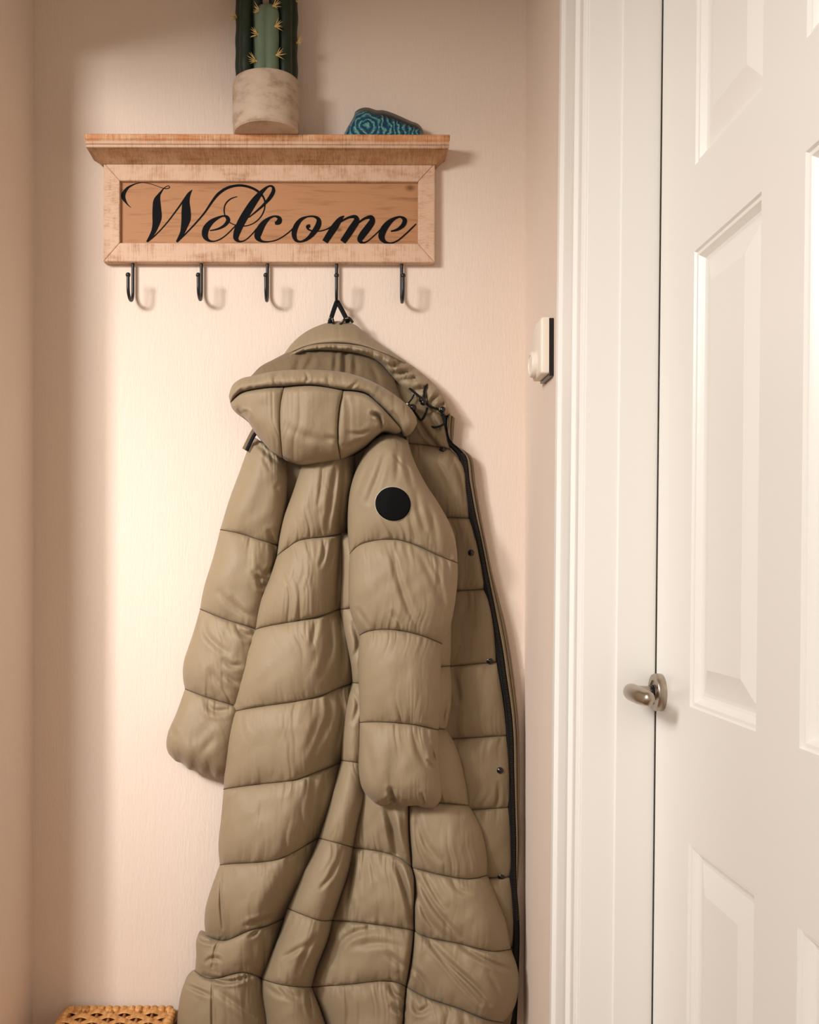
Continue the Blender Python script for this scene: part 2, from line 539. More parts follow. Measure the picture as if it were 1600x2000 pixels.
for i in range(len(layers) - 1):
    f += [(i * n + q, i * n + (q + 1) % n, (i + 1) * n + (q + 1) % n, (i + 1) * n + q) for q in range(n)]
f += [tuple(range(n)), tuple((len(layers) - 1) * n + q for q in range(n))]
o = MB().add(v, f).build('casing', M['plastic'], th); sharp(o, 40)
zc = EYE + (CY - 712) * 1.79 / F
b = MB().lathe([(0.001, 0), (0.0225, 0), (0.0225, -0.006), (0.021, -0.0085), (0.016, -0.009), (0.015, -0.0075), (0.001, -0.0075)], (RX - 0.0228, 1.785, zc), 40, 'x')
o = b.build('dial', M['plastic'], th); sharp(o, 35)

# ------------------------------------------------------------------ shelf sign with hooks
WB = 0.022                       # face of the board
WS = 0.068                       # front of the shelf
def X_(px, w): return (px - CX) * (WALL - w) / F
def Z_(py, w): return EYE + (CY - py) * (WALL - w) / F
bx0, bx1 = X_(200, WB), X_(848, WB)
bz0, bz1 = Z_(512, WB), Z_(318, WB)
ix0, ix1 = X_(232, WB), X_(815, WB)
iz0, iz1 = Z_(475, WB), Z_(354, WB)
sx0, sx1 = X_(163, WS), X_(877, WS)
zs_top = Z_(262, WS)
rack = empty('coat_rack', ((bx0 + bx1) / 2, WALL, bz0), 'wooden wall shelf reading Welcome with five black hooks', 'coat rack')
yb_, yf_ = WALL - 0.001, WALL - WB
def member(name, pts, mat):
    """mitred frame member with an eased outer edge: pts = 4 (x,z) corners, outer pair first"""
    b = MB()
    v = [(x, yb_, z) for x, z in pts] + [(x, yf_, z) for x, z in pts]
    b.add(v, [(3, 2, 1, 0), (4, 5, 6, 7), (0, 1, 5, 4), (1, 2, 6, 5), (2, 3, 7, 6), (3, 0, 4, 7)])
    return b.build(name, mat, rack, smooth=False, bevel=0.0022)
member('frame_rail', [(bx0, bz1), (bx1, bz1), (ix1, iz1), (ix0, iz1)], M['frame_wood'])
member('frame_rail', [(bx1, bz0), (bx0, bz0), (ix0, iz0), (ix1, iz0)], M['frame_wood'])
member('frame_stile', [(bx0, bz0), (bx0, bz1), (ix0, iz1), (ix0, iz0)], M['frame_wood_v'])
member('frame_stile', [(bx1, bz1), (bx1, bz0), (ix1, iz0), (ix1, iz1)], M['frame_wood_v'])
WP = 0.013
MB().box(ix0 - 0.004, ix1 + 0.004, WALL - WP, WALL - 0.002, iz0 - 0.004, iz1 + 0.004).build('sign_panel', M['panel_wood'], rack, smooth=False)
# shelf board with an eased front, stepped bead below and sloping crown
def loft(name, secs, mat):
    """secs: list of (xleft, xright, wfront, z): stacked outlines going from wall out"""
    v = []; f = []
    for (xa, xb, w, z) in secs:
        v += [(xa, WALL - 0.001, z), (xa, WALL - w, z), (xb, WALL - w, z), (xb, WALL - 0.001, z)]
    for i in range(len(secs) - 1):
        f += [(4 * i + q, 4 * i + (q + 1) % 4, 4 * i + 4 + (q + 1) % 4, 4 * i + 4 + q) for q in range(4)]
    f += [(3, 2, 1, 0), tuple(4 * (len(secs) - 1) + q for q in range(4))]
    return MB().add(v, f).build(name, mat, rack, smooth=False)
T = zs_top
def sec(ins, w, dz): return (sx0 + ins, sx1 - ins, w, T - dz)
loft('shelf_board', [sec(0.0015, WS - 0.0015, 0), sec(0, WS, 0.0015), sec(0, WS, 0.009), sec(0.002, WS - 0.003, 0.0125)], M['shelf_wood'])
loft('shelf_bead', [sec(0.002, WS - 0.003, 0.0125), sec(0.001, WS - 0.002, 0.0145), sec(0.001, WS - 0.003, 0.0175), sec(0.0022, WS - 0.006, 0.0185), sec(0.0022, WS - 0.006, 0.0195), sec(0.0014, WS - 0.005, 0.0205), sec(0.0014, WS - 0.005, 0.0230), sec(0.003, WS - 0.0075, 0.0240)], M['frame_wood'])
cz = Z_(322, WB)
kk = []
for i in range(9):
    q = i / 8
    w = (WS - 0.008) * (1 - q) + (WB + 0.003) * q
    z = (T - 0.0245) * (1 - q) + cz * q + 0.0015 * math.sin(math.pi * q)
    kk.append((sx0 + 0.003 + (bx0 - 0.003 - sx0 - 0.003) * q, sx1 - 0.003 + (bx1 + 0.003 - sx1 + 0.003) * q, w, z))
loft('crown_moulding', kk, M['crown_wood'])

# lettering: calligraphic strokes of changing width, laid on the sign panel
A_ = lambda x, y: (200 + x / 4.444, 340 + y / 4.444)
B_ = lambda x, y: (520 + x / 4.444, 340 + y / 4.444)
strokes = [
 (A_, [(240,295,4),(205,262,12),(172,195,36),(205,130,22),(270,92,9),(340,78,5),(420,92,5),(500,120,5),(545,130,7),(575,120,7),(568,106,6),(545,112,6),(520,132,8),(492,172,20)]),
 (A_, [(522,130,6),(488,175,20),(466,230,58),(464,300,74),(466,380,80),(456,440,60),(437,500,42),(408,552,30),(378,592,14)]),
 (A_, [(380,592,12),(440,545,10),(540,440,10),(640,310,12),(700,225,14),(740,168,12),(772,140,4)]),
 (A_, [(768,143,5),(742,190,24),(719,250,60),(718,320,78),(718,390,80),(704,450,60),(686,510,40),(662,556,30),(636,592,14)]),
 (A_, [(640,592,12),(690,545,11),(800,430,12),(880,335,14),(950,232,20),(1000,172,24),(1080,120,22),(1180,100,20),(1270,115,20),(1340,150,20),(1385,195,16),(1402,245,12),(1395,315,10),(1360,380,9),(1300,430,8),(1230,452,8),(1150,445,8),(1090,415,8),(1057,365,9),(1048,310,10),(1060,262,10),(1100,220,10),(1162,197,5)]),
 (A_, [(925,492,8),(1000,476,16),(1058,442,26),(1084,400,34),(1072,372,24),(1040,366,14),(990,384,24),(930,424,44),(888,485,56),(884,540,48),(908,574,26),(948,586,12),(1000,574,9),(1060,536,9),(1120,478,9),(1165,430,9)]),
 (A_, [(1262,378,8),(1330,322,14),(1400,258,22),(1455,192,32),(1477,140,30),(1466,108,18),(1436,106,14),(1385,145,30),(1318,225,56),(1252,325,66),(1192,430,66),(1158,515,56),(1152,560,42),(1178,585,18),(1225,578,9),(1280,534,9),(1330,475,9)]),
 (A_, [(1490,428,22),(1524,414,46),(1528,384,34),(1495,367,16),(1446,380,20),(1392,428,46),(1350,500,62),(1340,548,52),(1368,580,24),(1420,588,11),(1500,574,9),(1570,536,9),(1625,492,9),(1665,450,9)]),
 (B_, [(345,370,12),(290,398,30),(248,460,44),(234,525,42),(252,575,26),(290,586,16),(345,565,26),(405,505,44),(446,435,48),(444,390,32),(405,368,16),(345,370,12)]),
 (B_, [(374,448,24),(352,456,30),(358,478,16),(400,494,10),(460,494,9),(520,476,9),(580,440,12)]),
 (B_, [(668,362,6),(636,388,36),(588,455,58),(540,528,56),(502,588,50)]),
 (B_, [(590,450,10),(650,405,14),(720,372,20),(768,372,34),(776,402,50),(736,470,58),(690,540,56),(656,588,50)]),
 (B_, [(735,475,10),(800,415,14),(860,378,22),(905,374,36),(912,404,50),(874,466,58),(824,532,56),(806,570,44),(826,594,20),(862,586,10),(920,540,9),(985,478,9)]),
 (B_, [(1075,494,10),(1140,474,24),(1186,432,38),(1194,394,36),(1160,370,16),(1112,380,22),(1052,424,46),(1006,490,58),(994,545,52),(1020,584,28),(1066,597,13),(1124,580,11),(1200,520,11),(1260,462,11),(1294,428,6)]),
]
b = MB()
for si, (fn, pts) in enumerate(strokes):
    pp = np.array([(*fn(x, y), w / 4.444) for x, y, w in pts])
    n = max(24, int(len(pts) * 9))
    c = spline(pp, n)
    tg = np.gradient(c[:, :2], axis=0)
    tg /= np.linalg.norm(tg, axis=1)[:, None] + 1e-9
    nr = np.stack([-tg[:, 1], tg[:, 0]], -1)
    hw = np.maximum(c[:, 2:3] / 2, 0.35)
    l = c[:, :2] + nr * hw; r = c[:, :2] - nr * hw
    wf = WP + 0.0006 + 0.00006 * si
    vf = np.concatenate([PX(l[:, 0], l[:, 1], wf), PX(r[:, 0], r[:, 1], wf)])
    vb = vf.copy(); vb[:, 1] = WALL - WP + 0.0002
    fs = []
    for i in range(n - 1):
        fs += [(i, i + 1, n + i + 1, n + i)]
        fs += [(i, 2 * n + i, 2 * n + i + 1, i + 1), (n + i, n + i + 1, 3 * n + i + 1, 3 * n + i)]
    b.add(np.concatenate([vf, vb]), fs)
o = mesh('lettering', b.v, b.f, M['ink'], rack, smooth=False)
o['label'] = 'black script lettering reading Welcome'

# hooks
def hook(px, top, bot):
    w0, w1 = 0.010, 0.055
    x = X_(px, w0)
    z1 = Z_(bot, 0.03); zt = bz0 + 0.004
    r_ = (w1 - w0) / 2
    pts = [(x, WALL - w0, zt), (x, WALL - w0, zt - 0.02), (x, WALL - w0, z1 + 0.024)]
    for i in range(11):
        a = math.pi * i / 10
        pts.append((x, WALL - w0 - r_ + r_ * math.cos(a), z1 + 0.020 - 0.018 * math.sin(a)))
    zb_ = Z_(538, w1)
    pts += [(x, WALL - w1, z1 + 0.03), (x, WALL - w1, zb_)]
    p = np.array(pts)
    L = np.concatenate([[0], np.cumsum(np.linalg.norm(np.diff(p, axis=0), axis=1))])
    g = np.linspace(0, L[-1], 44)
    p = np.stack([np.interp(g, L, p[:, k]) for k in range(3)], -1)
    for _ in range(2):
        p[1:-1] = 0.25 * p[:-2] + 0.5 * p[1:-1] + 0.25 * p[2:]
    o = MB().tube(p, 0.0031, 12).build('hook', M['iron'], rack)
    MB().sphere((x, WALL - w1, zb_), 0.0048).build('ball_tip', M['iron'], o)
    return x
for px, bot in ((258, 590), (392, 588), (521, 590), (656, 592), (783, 592)):
    hook(px, 512, bot)

# ------------------------------------------------------------------ potted cactus on the shelf
PW = 0.0660
px_c = X_(517.5, PW); py_c = WALL - PW
pr = 0.0632
ph = Z_(131, 0.128) - T
pot_root = empty('potted_cactus', (px_c, py_c, T), 'dark green spiny cactus in a round concrete pot on the shelf', 'plant')
prof = [(0.001, 0.0), (pr - 0.004, 0.0), (pr - 0.0015, 0.003), (pr - 0.0008, 0.017), (pr - 0.0006, 0.0195), (pr, 0.0205), (pr + 0.0003, ph * 0.6), (pr - 0.0003, ph - 0.006), (pr - 0.002, ph - 0.001), (pr - 0.004, ph), (pr - 0.008, ph - 0.001), (pr - 0.0095, ph - 0.006), (pr - 0.0095, ph - 0.025), (0.001, ph - 0.025)]
o = MB().lathe(prof, (px_c, py_c, T), 72).build('pot', M['pot'], pot_root); sharp(o, 30)
o['label'] = 'pale concrete cylinder pot'
o = MB().lathe([(0.001, ph - 0.024), (pr - 0.011, ph - 0.024), (pr - 0.011, ph - 0.012), (0.001, ph - 0.009)], (px_c, py_c, T), 40).build('soil', M['soil'], pot_root)

def stem(cx, cw, z0, z1, R, ribs, phase, mat, depth=0.62, seed=0):
    """a ribbed column with scalloped ridges and a rounded tip"""
    n, m = ribs * 14, 60
    v = []; f = []
    zz = np.linspace(0, 1, m)
    for i, q in enumerate(zz):
        z = z0 + (z1 - z0) * q
        tip = math.sqrt(max(0.0, 1 - max(0.0, (z - (z1 - R * 0.9)) / (R * 0.9)) ** 2))
        swell = 1 + 0.075 * math.sin(z * 130 + seed) + 0.04 * math.sin(z * 61 + seed * 2)
        for k_ in range(n):
            a = 2 * math.pi * k_ / n + phase
            c = abs(math.cos(ribs * (a - phase) / 2)) 
            rr = R * max(0.03, tip) * (depth + (1 - depth) * c ** 0.9 * swell)
            v.append((cx + rr * math.cos(a), WALL - cw + rr * math.sin(a), z))
    f = [(i * n + k_, i * n + (k_ + 1) % n, (i + 1) * n + (k_ + 1) % n, (i + 1) * n + k_) for i in range(m - 1) for k_ in range(n)]
    f += [tuple(range(n - 1, -1, -1)), tuple((m - 1) * n + k_ for k_ in range(n))]
    return MB().add(v, f).build('stem', mat, pot_root)
zsoil = T + ph - 0.02
def at_stem(px, w): return X_(px, w)
s_l = stem(at_stem(484, 0.064), 0.064, zsoil, Z_(-190, 0.06), 0.0270, 4, math.radians(-108), M['cactus_dark'], 0.66, 1)
s_r = stem(at_stem(550.5, 0.064), 0.064, zsoil, Z_(-150, 0.06), 0.0280, 4, math.radians(-72), M['cactus_dark'], 0.66, 2)
s_c = stem(at_stem(519, 0.082), 0.082, zsoil, Z_(6, 0.09), 0.0265, 4, math.radians(45), M['cactus_pale'], 0.74, 3)
s_l['label'] = 'tall dark green stem'; s_r['label'] = 'dark green stem'; s_c['label'] = 'short pale green stem'
def spines(px, py, w, dirx, parent, n=6, L=0.0165):
    b = MB()
    base = PX(px, py, w)
    for i in range(n):
        a = math.radians(-38 + 95 * i / (n - 1)) + random.uniform(-.1, .1)
        d = np.array([dirx * math.cos(a), -0.45 + random.uniform(-.35, .2), math.sin(a)])
        d /= np.linalg.norm(d)
        l = L * random.uniform(0.8, 1.2)
        b.tube([base, base + d * l * 0.5, base + d * l], [0.0011, 0.0008, 0.00015], 5)
    b.sphere(base, 0.0021, 8, 5)
    b.build('spine_cluster', M['spine'], parent)
for px, py in ((505, 22), (501, 68), (498, 120)):
    spines(px, py, 0.102, -1, s_c)
for px, py in ((531, 12), (535, 52), (538, 108)):
    spines(px, py, 0.102, 1, s_c)
for px, py in ((460, 35), ):
    spines(px, py, 0.066, -1, s_l)
for px, py in ((577, 84), (573, 2)):
    spines(px, py, 0.066, 1, s_r)

# ------------------------------------------------------------------ quilted cloth builder
CREASE = {}
def seg_dist(px, py, poly):
    """distance of points to a polyline and the relative position along it"""
    best = np.full(px.shape, 1e9); pos = np.zeros(px.shape)
    L = np.concatenate([[0], np.cumsum(np.linalg.norm(np.diff(poly, axis=0), axis=1))])
    for i in range(len(poly) - 1):
        a, b = poly[i], poly[i + 1]
        d = b - a; l2 = d @ d + 1e-9
        t = np.clip(((px - a[0]) * d[0] + (py - a[1]) * d[1]) / l2, 0, 1)
        dist = np.hypot(px - a[0] - t * d[0], py - a[1] - t * d[1])
        m = dist < best
        best = np.where(m, dist, best)
        pos = np.where(m, (L[i] + t * (L[i + 1] - L[i])) / L[-1], pos)
    return best, pos

def quilt(name, mat, parent, S, L, R, tube=0.03, puff=0.02, rl=0.3, rr=0.3, thick=0.012, endT=0.0, endB=0.0,
          gather=0.0022, lam=13.0, reach=34.0, wob=0.0016, seed=1, step=2.1, stitch=True, a=2.3, bexp=0.62,
          gside=(1.0, 1.0), creases=(), clampz=None, tubes=None, puffs=None, pinch=None, sides=None):
    """stack of padded patches. S: seam curves (px,py,w) ; L,R: in-between points of the two sides.
    tube: roundness of the whole strip, puff: padding of each patch between two seams."""
    wid = max(np.sum(np.linalg.norm(np.diff(np.array(s)[:, :2], axis=0), axis=1)) for s in S)
    nu = int(max(14, wid / step))
    Sc = [spline(s, nu + 1) for s in S]
    V = []; Fc = []; seams = []
    u = np.linspace(0, 1, nu + 1)
    lat = np.ones_like(u)
    if rl > 0: lat = lat * np.sqrt(np.clip(1 - np.clip(1 - u / rl, 0, 1) ** 2, 0, 1))
    if rr > 0: lat = lat * np.sqrt(np.clip(1 - np.clip(1 - (1 - u) / rr, 0, 1) ** 2, 0, 1))
    for k in range(len(S) - 1):
        Lp = [S[k][0]] + list(L[k]) + [S[k + 1][0]]
        Rp = [S[k][-1]] + list(R[k]) + [S[k + 1][-1]]
        hgt = max(np.sum(np.linalg.norm(np.diff(np.array(q)[:, :2], axis=0), axis=1)) for q in (Lp, Rp))
        nv = int(max(8, hgt / step))
        Lc = spline(Lp, nv + 1); Rc = spline(Rp, nv + 1)
        v = np.linspace(0, 1, nv + 1)
        # denser rows near the seams
        v = 0.5 - 0.5 * np.cos(np.pi * v) * (0.35 + 0.65 * 1.0) if False else v
        U, Vv = np.meshgrid(u, v)
        T_, B2 = Sc[k], Sc[k + 1]
        C = ((1 - Vv)[..., None] * T_[None] + Vv[..., None] * B2[None] + (1 - U)[..., None] * Lc[:, None] + U[..., None] * Rc[:, None]
             - ((1 - U) * (1 - Vv))[..., None] * T_[0] - (U * (1 - Vv))[..., None] * T_[-1]
             - ((1 - U) * Vv)[..., None] * B2[0] - (U * Vv)[..., None] * B2[-1])
        X, Y, W = C[..., 0], C[..., 1], C[..., 2]
        tb = tubes[k] if tubes else (tube, tube)
        tbv = tb[0] * (1 - Vv) + tb[1] * Vv
        if k == 0 and endT > 0: tbv = tbv * np.sqrt(np.clip(1 - np.clip(1 - Vv / endT, 0, 1) ** 2, 0, 1))
        if k == len(S) - 2 and endB > 0: tbv = tbv * np.sqrt(np.clip(1 - np.clip(1 - (1 - Vv) / endB, 0, 1) ** 2, 0, 1))
        pf = puffs[k] if puffs else puff
        pr_ = (1 - np.abs(2 * Vv - 1) ** a) ** bexp
        la = lat[None, :]
        H = tbv * la + pf * pr_ * np.sqrt(la)
        width_px = np.linalg.norm(T_[-1, :2] - T_[0, :2]) + 1e-6
        # gathers running away from the seams
        dT, dB = Vv * hgt, (1 - Vv) * hgt
        cur = vnoise(X / 70, Y / 60, seed + 13) * 14
        rg = lambda n_: 1.7 * np.abs(n_) - 0.45
        g1 = rg(vnoise((X + cur) / (lam * 1.5), Vv * hgt / 120 + k * 3.1, seed)) + 0.5 * rg(vnoise((X + cur) / (lam * 0.6), Vv * hgt / 70 + k, seed + 3))
        g2 = rg(vnoise((X - cur) / (lam * 1.5), Vv * hgt / 120 + k * 5.7, seed + 1)) + 0.5 * rg(vnoise((X - cur) / (lam * 0.6), Vv * hgt / 70 + k, seed + 5))
        rT = reach * (1.0 + 0.9 * vnoise(X / 34, k * 2.3 + 0 * X, seed + 15)); rB = reach * (1.0 + 0.9 * vnoise(X / 34, k * 2.9 + 0 * X, seed + 16))
        cut = np.minimum(np.minimum(dT, dB) / 5.0, 1.0)
        gs = gside[0] * (1 - U) + gside[1] * U
        H = H + gather * gs * cut * 1.9 * (g1 * np.exp(-dT / rT) + g2 * np.exp(-dB / rB)) * np.sqrt(la)
        pk = rg(vnoise(X / 5.5, Vv * hgt / 40 + k, seed + 21))
        H = H + 0.0011 * gather / 0.0022 * cut * pk * (np.exp(-dT / 11) + np.exp(-dB / 11)) * np.sqrt(la)
        H = H + wob * pr_ * np.sqrt(la) * (vnoise(X / 62, Y / 80, seed + 7) * 1.6 + vnoise(X / 26 + Y / 70, Y / 34, seed + 9))
        for (pts, dep, wd) in creases:
            poly = spline(np.array(pts, float), 24)[:, :2]
            d, pos = seg_dist(X, Y, poly)
            tp = np.clip(np.sin(np.pi * np.clip(pos * 0.9 + 0.05, 0, 1)), 0, 1) ** 0.6
            dep_ = dep * 1.35
            H = H + dep_ * tp * np.exp(-(d / wd) ** 2) * np.minimum(cut + 0.2, 1)
            H = H - 0.35 * dep_ * tp * np.exp(-((d - 2.0 * wd) / (1.1 * wd)) ** 2) * cut
        Wf = W + H
        Wb = W - thick * np.minimum(pr_ * 1.0 + 0.25, 1)
        Wb = np.maximum(Wb, 0.003)
        Wf = np.maximum(Wf, Wb + 0.0015)
        pf_ = PX(X, Y, Wf)
        # the back keeps the world x/z of the padded front outline so that the piece is a solid body
        pb_ = PX(X, Y, W); pb_[..., 1] = WALL - Wb
        if clampz is not None:
            pf_[..., 2] = np.maximum(pf_[..., 2], clampz); pb_[..., 2] = np.maximum(pb_[..., 2], clampz)
        n0 = len(V); nr_, nc = X.shape
        V.extend(pf_.reshape(-1, 3)); V.extend(pb_.reshape(-1, 3))
        idx = np.arange(nr_ * nc).reshape(nr_, nc) + n0
        bi = idx + nr_ * nc
        q = np.stack([idx[:-1, :-1], idx[1:, :-1], idx[1:, 1:], idx[:-1, 1:]], -1).reshape(-1, 4)
        Fc.extend(q)
        q = np.stack([bi[:-1, :-1], bi[:-1, 1:], bi[1:, 1:], bi[1:, :-1]], -1).reshape(-1, 4)
        Fc.extend(q)
        ring = np.concatenate([idx[0, :-1], idx[:-1, -1], idx[-1, :0:-1], idx[:0:-1, 0]])
        rb = ring + nr_ * nc
        rn, rbn = np.roll(ring, -1), np.roll(rb, -1)
        Fc.extend(np.stack([ring, rn, rbn, rb], -1))
        if k > 0:
            seams.append(pf_[0] + np.array([0, -0.0004, 0]))
    o = mesh(name, V, Fc, mat, parent)
    if stitch and seams:
        for s_ in seams:
            MB().tube(s_, 0.0007, 5).build('shade_stitching', M['thread'], o)
    return o

# ------------------------------------------------------------------ the puffer coat
coat = empty('puffer_coat', (0.05, WALL - 0.06, 0.16), 'long khaki quilted puffer coat with hood hanging from a hook', 'coat')
FB, LN = M['fabric'], M['lining']
E0 = []
# inside of the open front
quilt('front_lining', LN, coat,
      [[(770, 738, .022), (820, 764, .024), (866, 806, .022)], [(795, 866, .03), (840, 870, .03), (880, 878, .026)], [(800, 1008, .03), (870, 1010, .03), (918, 1012, .026)],
       [(800, 1153, .03), (890, 1153, .03), (950, 1150, .026)], [(800, 1304, .03), (875, 1301, .03), (972, 1292, .026)], [(800, 1446, .03), (890, 1442, .03), (993, 1436, .026)],
       [(810, 1584, .03), (920, 1581, .03), (999, 1576, .026)], [(830, 1712, .03), (960, 1714, .03), (1003, 1712, .024)], [(850, 1850, .03), (960, 1850, .03), (1008, 1850, .022)],
       [(850, 2010, .03), (960, 2010, .03), (1006, 2012, .022)]],
      [E0] * 9,
      [[(870, 840, .022)], [(905, 910, .026), (912, 960, .026)], [(932, 1060, .026), (942, 1110, .026)], [(962, 1200, .026)], [(985, 1370, .026)], [(997, 1500, .026)], [(1001, 1640, .025)], [(1006, 1780, .024)], [(1009, 1930, .024)]],
      tube=0.006, puff=0.015, rl=0.0, rr=0.12, thick=0.02, gather=0.0016, seed=11, wob=0.0012,
      creases=[([(836, 800), (850, 830), (872, 862)], -.004, 5), ([(815, 820), (835, 850), (860, 878)], -.004, 4), ([(852, 900), (870, 930), (880, 960)], -.003, 6),
               ([(882, 888), (900, 930), (908, 980)], -.003, 5), ([(885, 1310), (893, 1340), (897, 1370)], -.003, 5), ([(975, 1530), (975, 1560), (970, 1578)], -.003, 4)])

# back layer seen in the gap under the hood
quilt('yoke', FB, coat,
      [[(505, 842, .012), (600, 842, .016), (760, 842, .02)], [(530, 1075, .012), (600, 1080, .014), (720, 1080, .014)]],
      [[(525, 950, .012)]], [[(760, 960, .02)]], tube=0.008, puff=0.008, gather=0.004, lam=9, reach=90, seed=21, wob=0.002, stitch=False)

# sleeve on the left
quilt('sleeve', FB, coat,
      [[(492, 852, .035), (520, 868, .045), (556, 892, .03)], [(430, 1035, .03), (470, 1043, .03), (507, 1055, .03), (545, 1066, .02)], [(391, 1190, .03), (440, 1210, .03), (497, 1228, .03), (520, 1236, .02)],
       [(362, 1346, .03), (400, 1361, .03), (455, 1378, .03), (482, 1388, .02)], [(331, 1474, .028), (344, 1487, .03), (357, 1492, .03), (371, 1504, .03), (384, 1505, .03), (398, 1513, .03), (411, 1513, .03), (424, 1521, .03), (438, 1519, .03), (462, 1522, .02)]],
      [[(470, 915, .03), (448, 975, .03)], [(416, 1090, .03), (398, 1150, .03)], [(378, 1236, .03), (359, 1296, .03), (358, 1325, .03)], [(345, 1394, .03), (329, 1432, .03), (326, 1458, .03)]],
      [[(562, 930, .02), (560, 1000, .02)], [(540, 1110, .02), (525, 1180, .02)], [(505, 1300, .02)], [(470, 1450, .02)]],
      tube=0.040, puff=0.026, rl=0.42, rr=0.40, thick=0.02, endT=0.25, endB=0.35, seed=31, gather=0.0020, gside=(0.5, 1.6), wob=0.0022,
      creases=[([(497, 862), (520, 884), (545, 905)], -.005, 4), ([(522, 872), (517, 895), (528, 920)], -.002, 4), ([(548, 944), (540, 953), (546, 962)], -.0015, 4), ([(527, 1040), (535, 1075), (532, 1110)], -.006, 5), ([(508, 1110), (520, 1118), (535, 1108)], -.004, 5),
               ([(498, 1120), (512, 1130), (525, 1118)], -.005, 5), ([(505, 1130), (512, 1145), (520, 1135)], -.007, 5), ([(430, 1158), (450, 1180), (480, 1205)], -.003, 6), ([(455, 1170), (470, 1190), (492, 1206)], -.003, 5),
               ([(402, 1205), (402, 1235), (420, 1258), (445, 1275)], -.0035, 6), ([(410, 1310), (425, 1330), (440, 1350)], -.003, 6), ([(468, 1230), (478, 1240), (492, 1244)], -.007, 6), ([(440, 1290), (452, 1300), (470, 1300)], -.004, 5), ([(440, 1318), (455, 1330), (466, 1336)], -.004, 5),
               ([(405, 1370), (412, 1385), (428, 1390), (450, 1385)], -.005, 6), ([(420, 1440), (405, 1460), (398, 1470)], -.003, 8), ([(336, 1420), (338, 1430), (342, 1438)], -.003, 5)])

# large back panel on the left
quilt('back_panel', FB, coat,
      [[(598, 878, .05), (640, 878, .075), (692, 880, .05)],
       [(541, 1086, .055), (562, 1070, .064), (584, 1056, .078), (640, 1048, .070), (668, 1043, .035), (684, 1041, .018)],
       [(497, 1231, .055), (512, 1226, .062), (580, 1213, .09), (622, 1205, .076), (664, 1190, .028), (684, 1187, .012)],
       [(453, 1391, .055), (500, 1382, .075), (580, 1370, .095), (624, 1360, .078), (660, 1345, .04), (694, 1333, .012)],
       [(438, 1542, .055), (500, 1533, .075), (580, 1523, .095), (612, 1511, .074), (645, 1498, .036), (672, 1487, .012)],
       [(431, 1690, .055), (450, 1688, .07), (540, 1680, .095), (580, 1662, .065), (610, 1644, .03), (634, 1632, .01)],
       [(404, 1828, .045), (440, 1838, .055), (490, 1818, .085), (525, 1808, .05), (560, 1792, .01)],
       [(383, 1897, .05), (412, 1912, .065), (480, 1900, .085), (524, 1918, .02)],
       [(348, 2075, .05), (420, 2078, .075), (545, 2078, .02)]],
      [[(574, 955, .055), (553, 1015, .055)], [(526, 1130, .055), (508, 1175, .055)], [(490, 1246, .055), (468, 1325, .055)], [(445, 1435, .055), (440, 1500, .055)], [(433, 1600, .055), (428, 1650, .055)],
       [(427, 1700, .055), (404, 1770, .055), (401, 1800, .05)], [(388, 1830, .05), (385, 1870, .05)], [(362, 1922, .05), (350, 1975, .05)]],
      [[(692, 960, .03)], [(680, 1120, .015)], [(694, 1270, .012)], [(694, 1400, .012)], [(660, 1560, .01)], [(600, 1720, .01)], [(540, 1860, .01)], [(540, 2000, .01)]],
      tube=0.018, puff=0.028, rl=0.22, rr=0.40, thick=0.03, endT=0.3, endB=0.2, seed=41, gather=0.0022, gside=(0.45, 2.4), lam=14, reach=42, wob=0.0014,
      creases=[([(630, 905), (626, 960), (622, 985)], -.003, 4), ([(655, 920), (645, 985), (638, 1035)], -.005, 5), ([(672, 900), (668, 970), (660, 1040)], -.005, 5),
               ([(636, 1060), (632, 1085), (626, 1105)], -.004, 4), ([(652, 1055), (648, 1080), (642, 1110)], -.004, 4), ([(664, 1055), (662, 1100), (658, 1180)], -.006, 5),
               ([(618, 1215), (612, 1245), (610, 1262)], -.004, 5), ([(645, 1200), (645, 1260), (628, 1320)], -.006, 7), ([(662, 1200), (668, 1260), (668, 1320)], -.006, 6),
               ([(640, 1360), (645, 1395), (628, 1440), (612, 1480)], -.005, 6), ([(662, 1350), (668, 1400), (650, 1480)], -.006, 6), ([(625, 1400), (612, 1440), (600, 1470)], -.003, 7),
               ([(618, 1520), (612, 1560), (606, 1610)], -.005, 6), ([(640, 1505), (628, 1560), (612, 1630)], -.006, 7), ([(445, 1560), (440, 1590), (434, 1610)], -.003, 4), ([(460, 1550), (448, 1570), (440, 1600)], -.003, 4),
               ([(433, 1620), (431, 1660), (435, 1690)], -.003, 2.2), ([(435, 1700), (432, 1760), (437, 1815)], -.004, 2.2), ([(437, 1830), (424, 1850), (417, 1890)], -.003, 2.5), ([(417, 1918), (416, 1960), (417, 2040)], -.004, 2.2),
               ([(483, 1808), (510, 1800), (535, 1790)], -.007, 5), ([(490, 1830), (505, 1818), (510, 1805)], -.006, 4), ([(385, 1822), (400, 1836), (425, 1838)], -.006, 4), ([(400, 1905), (450, 1918), (490, 1905)], -.008, 4),
               ([(425, 1935), (455, 1955), (500, 1990)], -.004, 6), ([(365, 1925), (390, 1935), (412, 1945)], -.004, 4), ([(405, 1880), (418, 1872), (432, 1876)], -.004, 4), ([(520, 1830), (518, 1860), (515, 1880)], -.006, 6)])

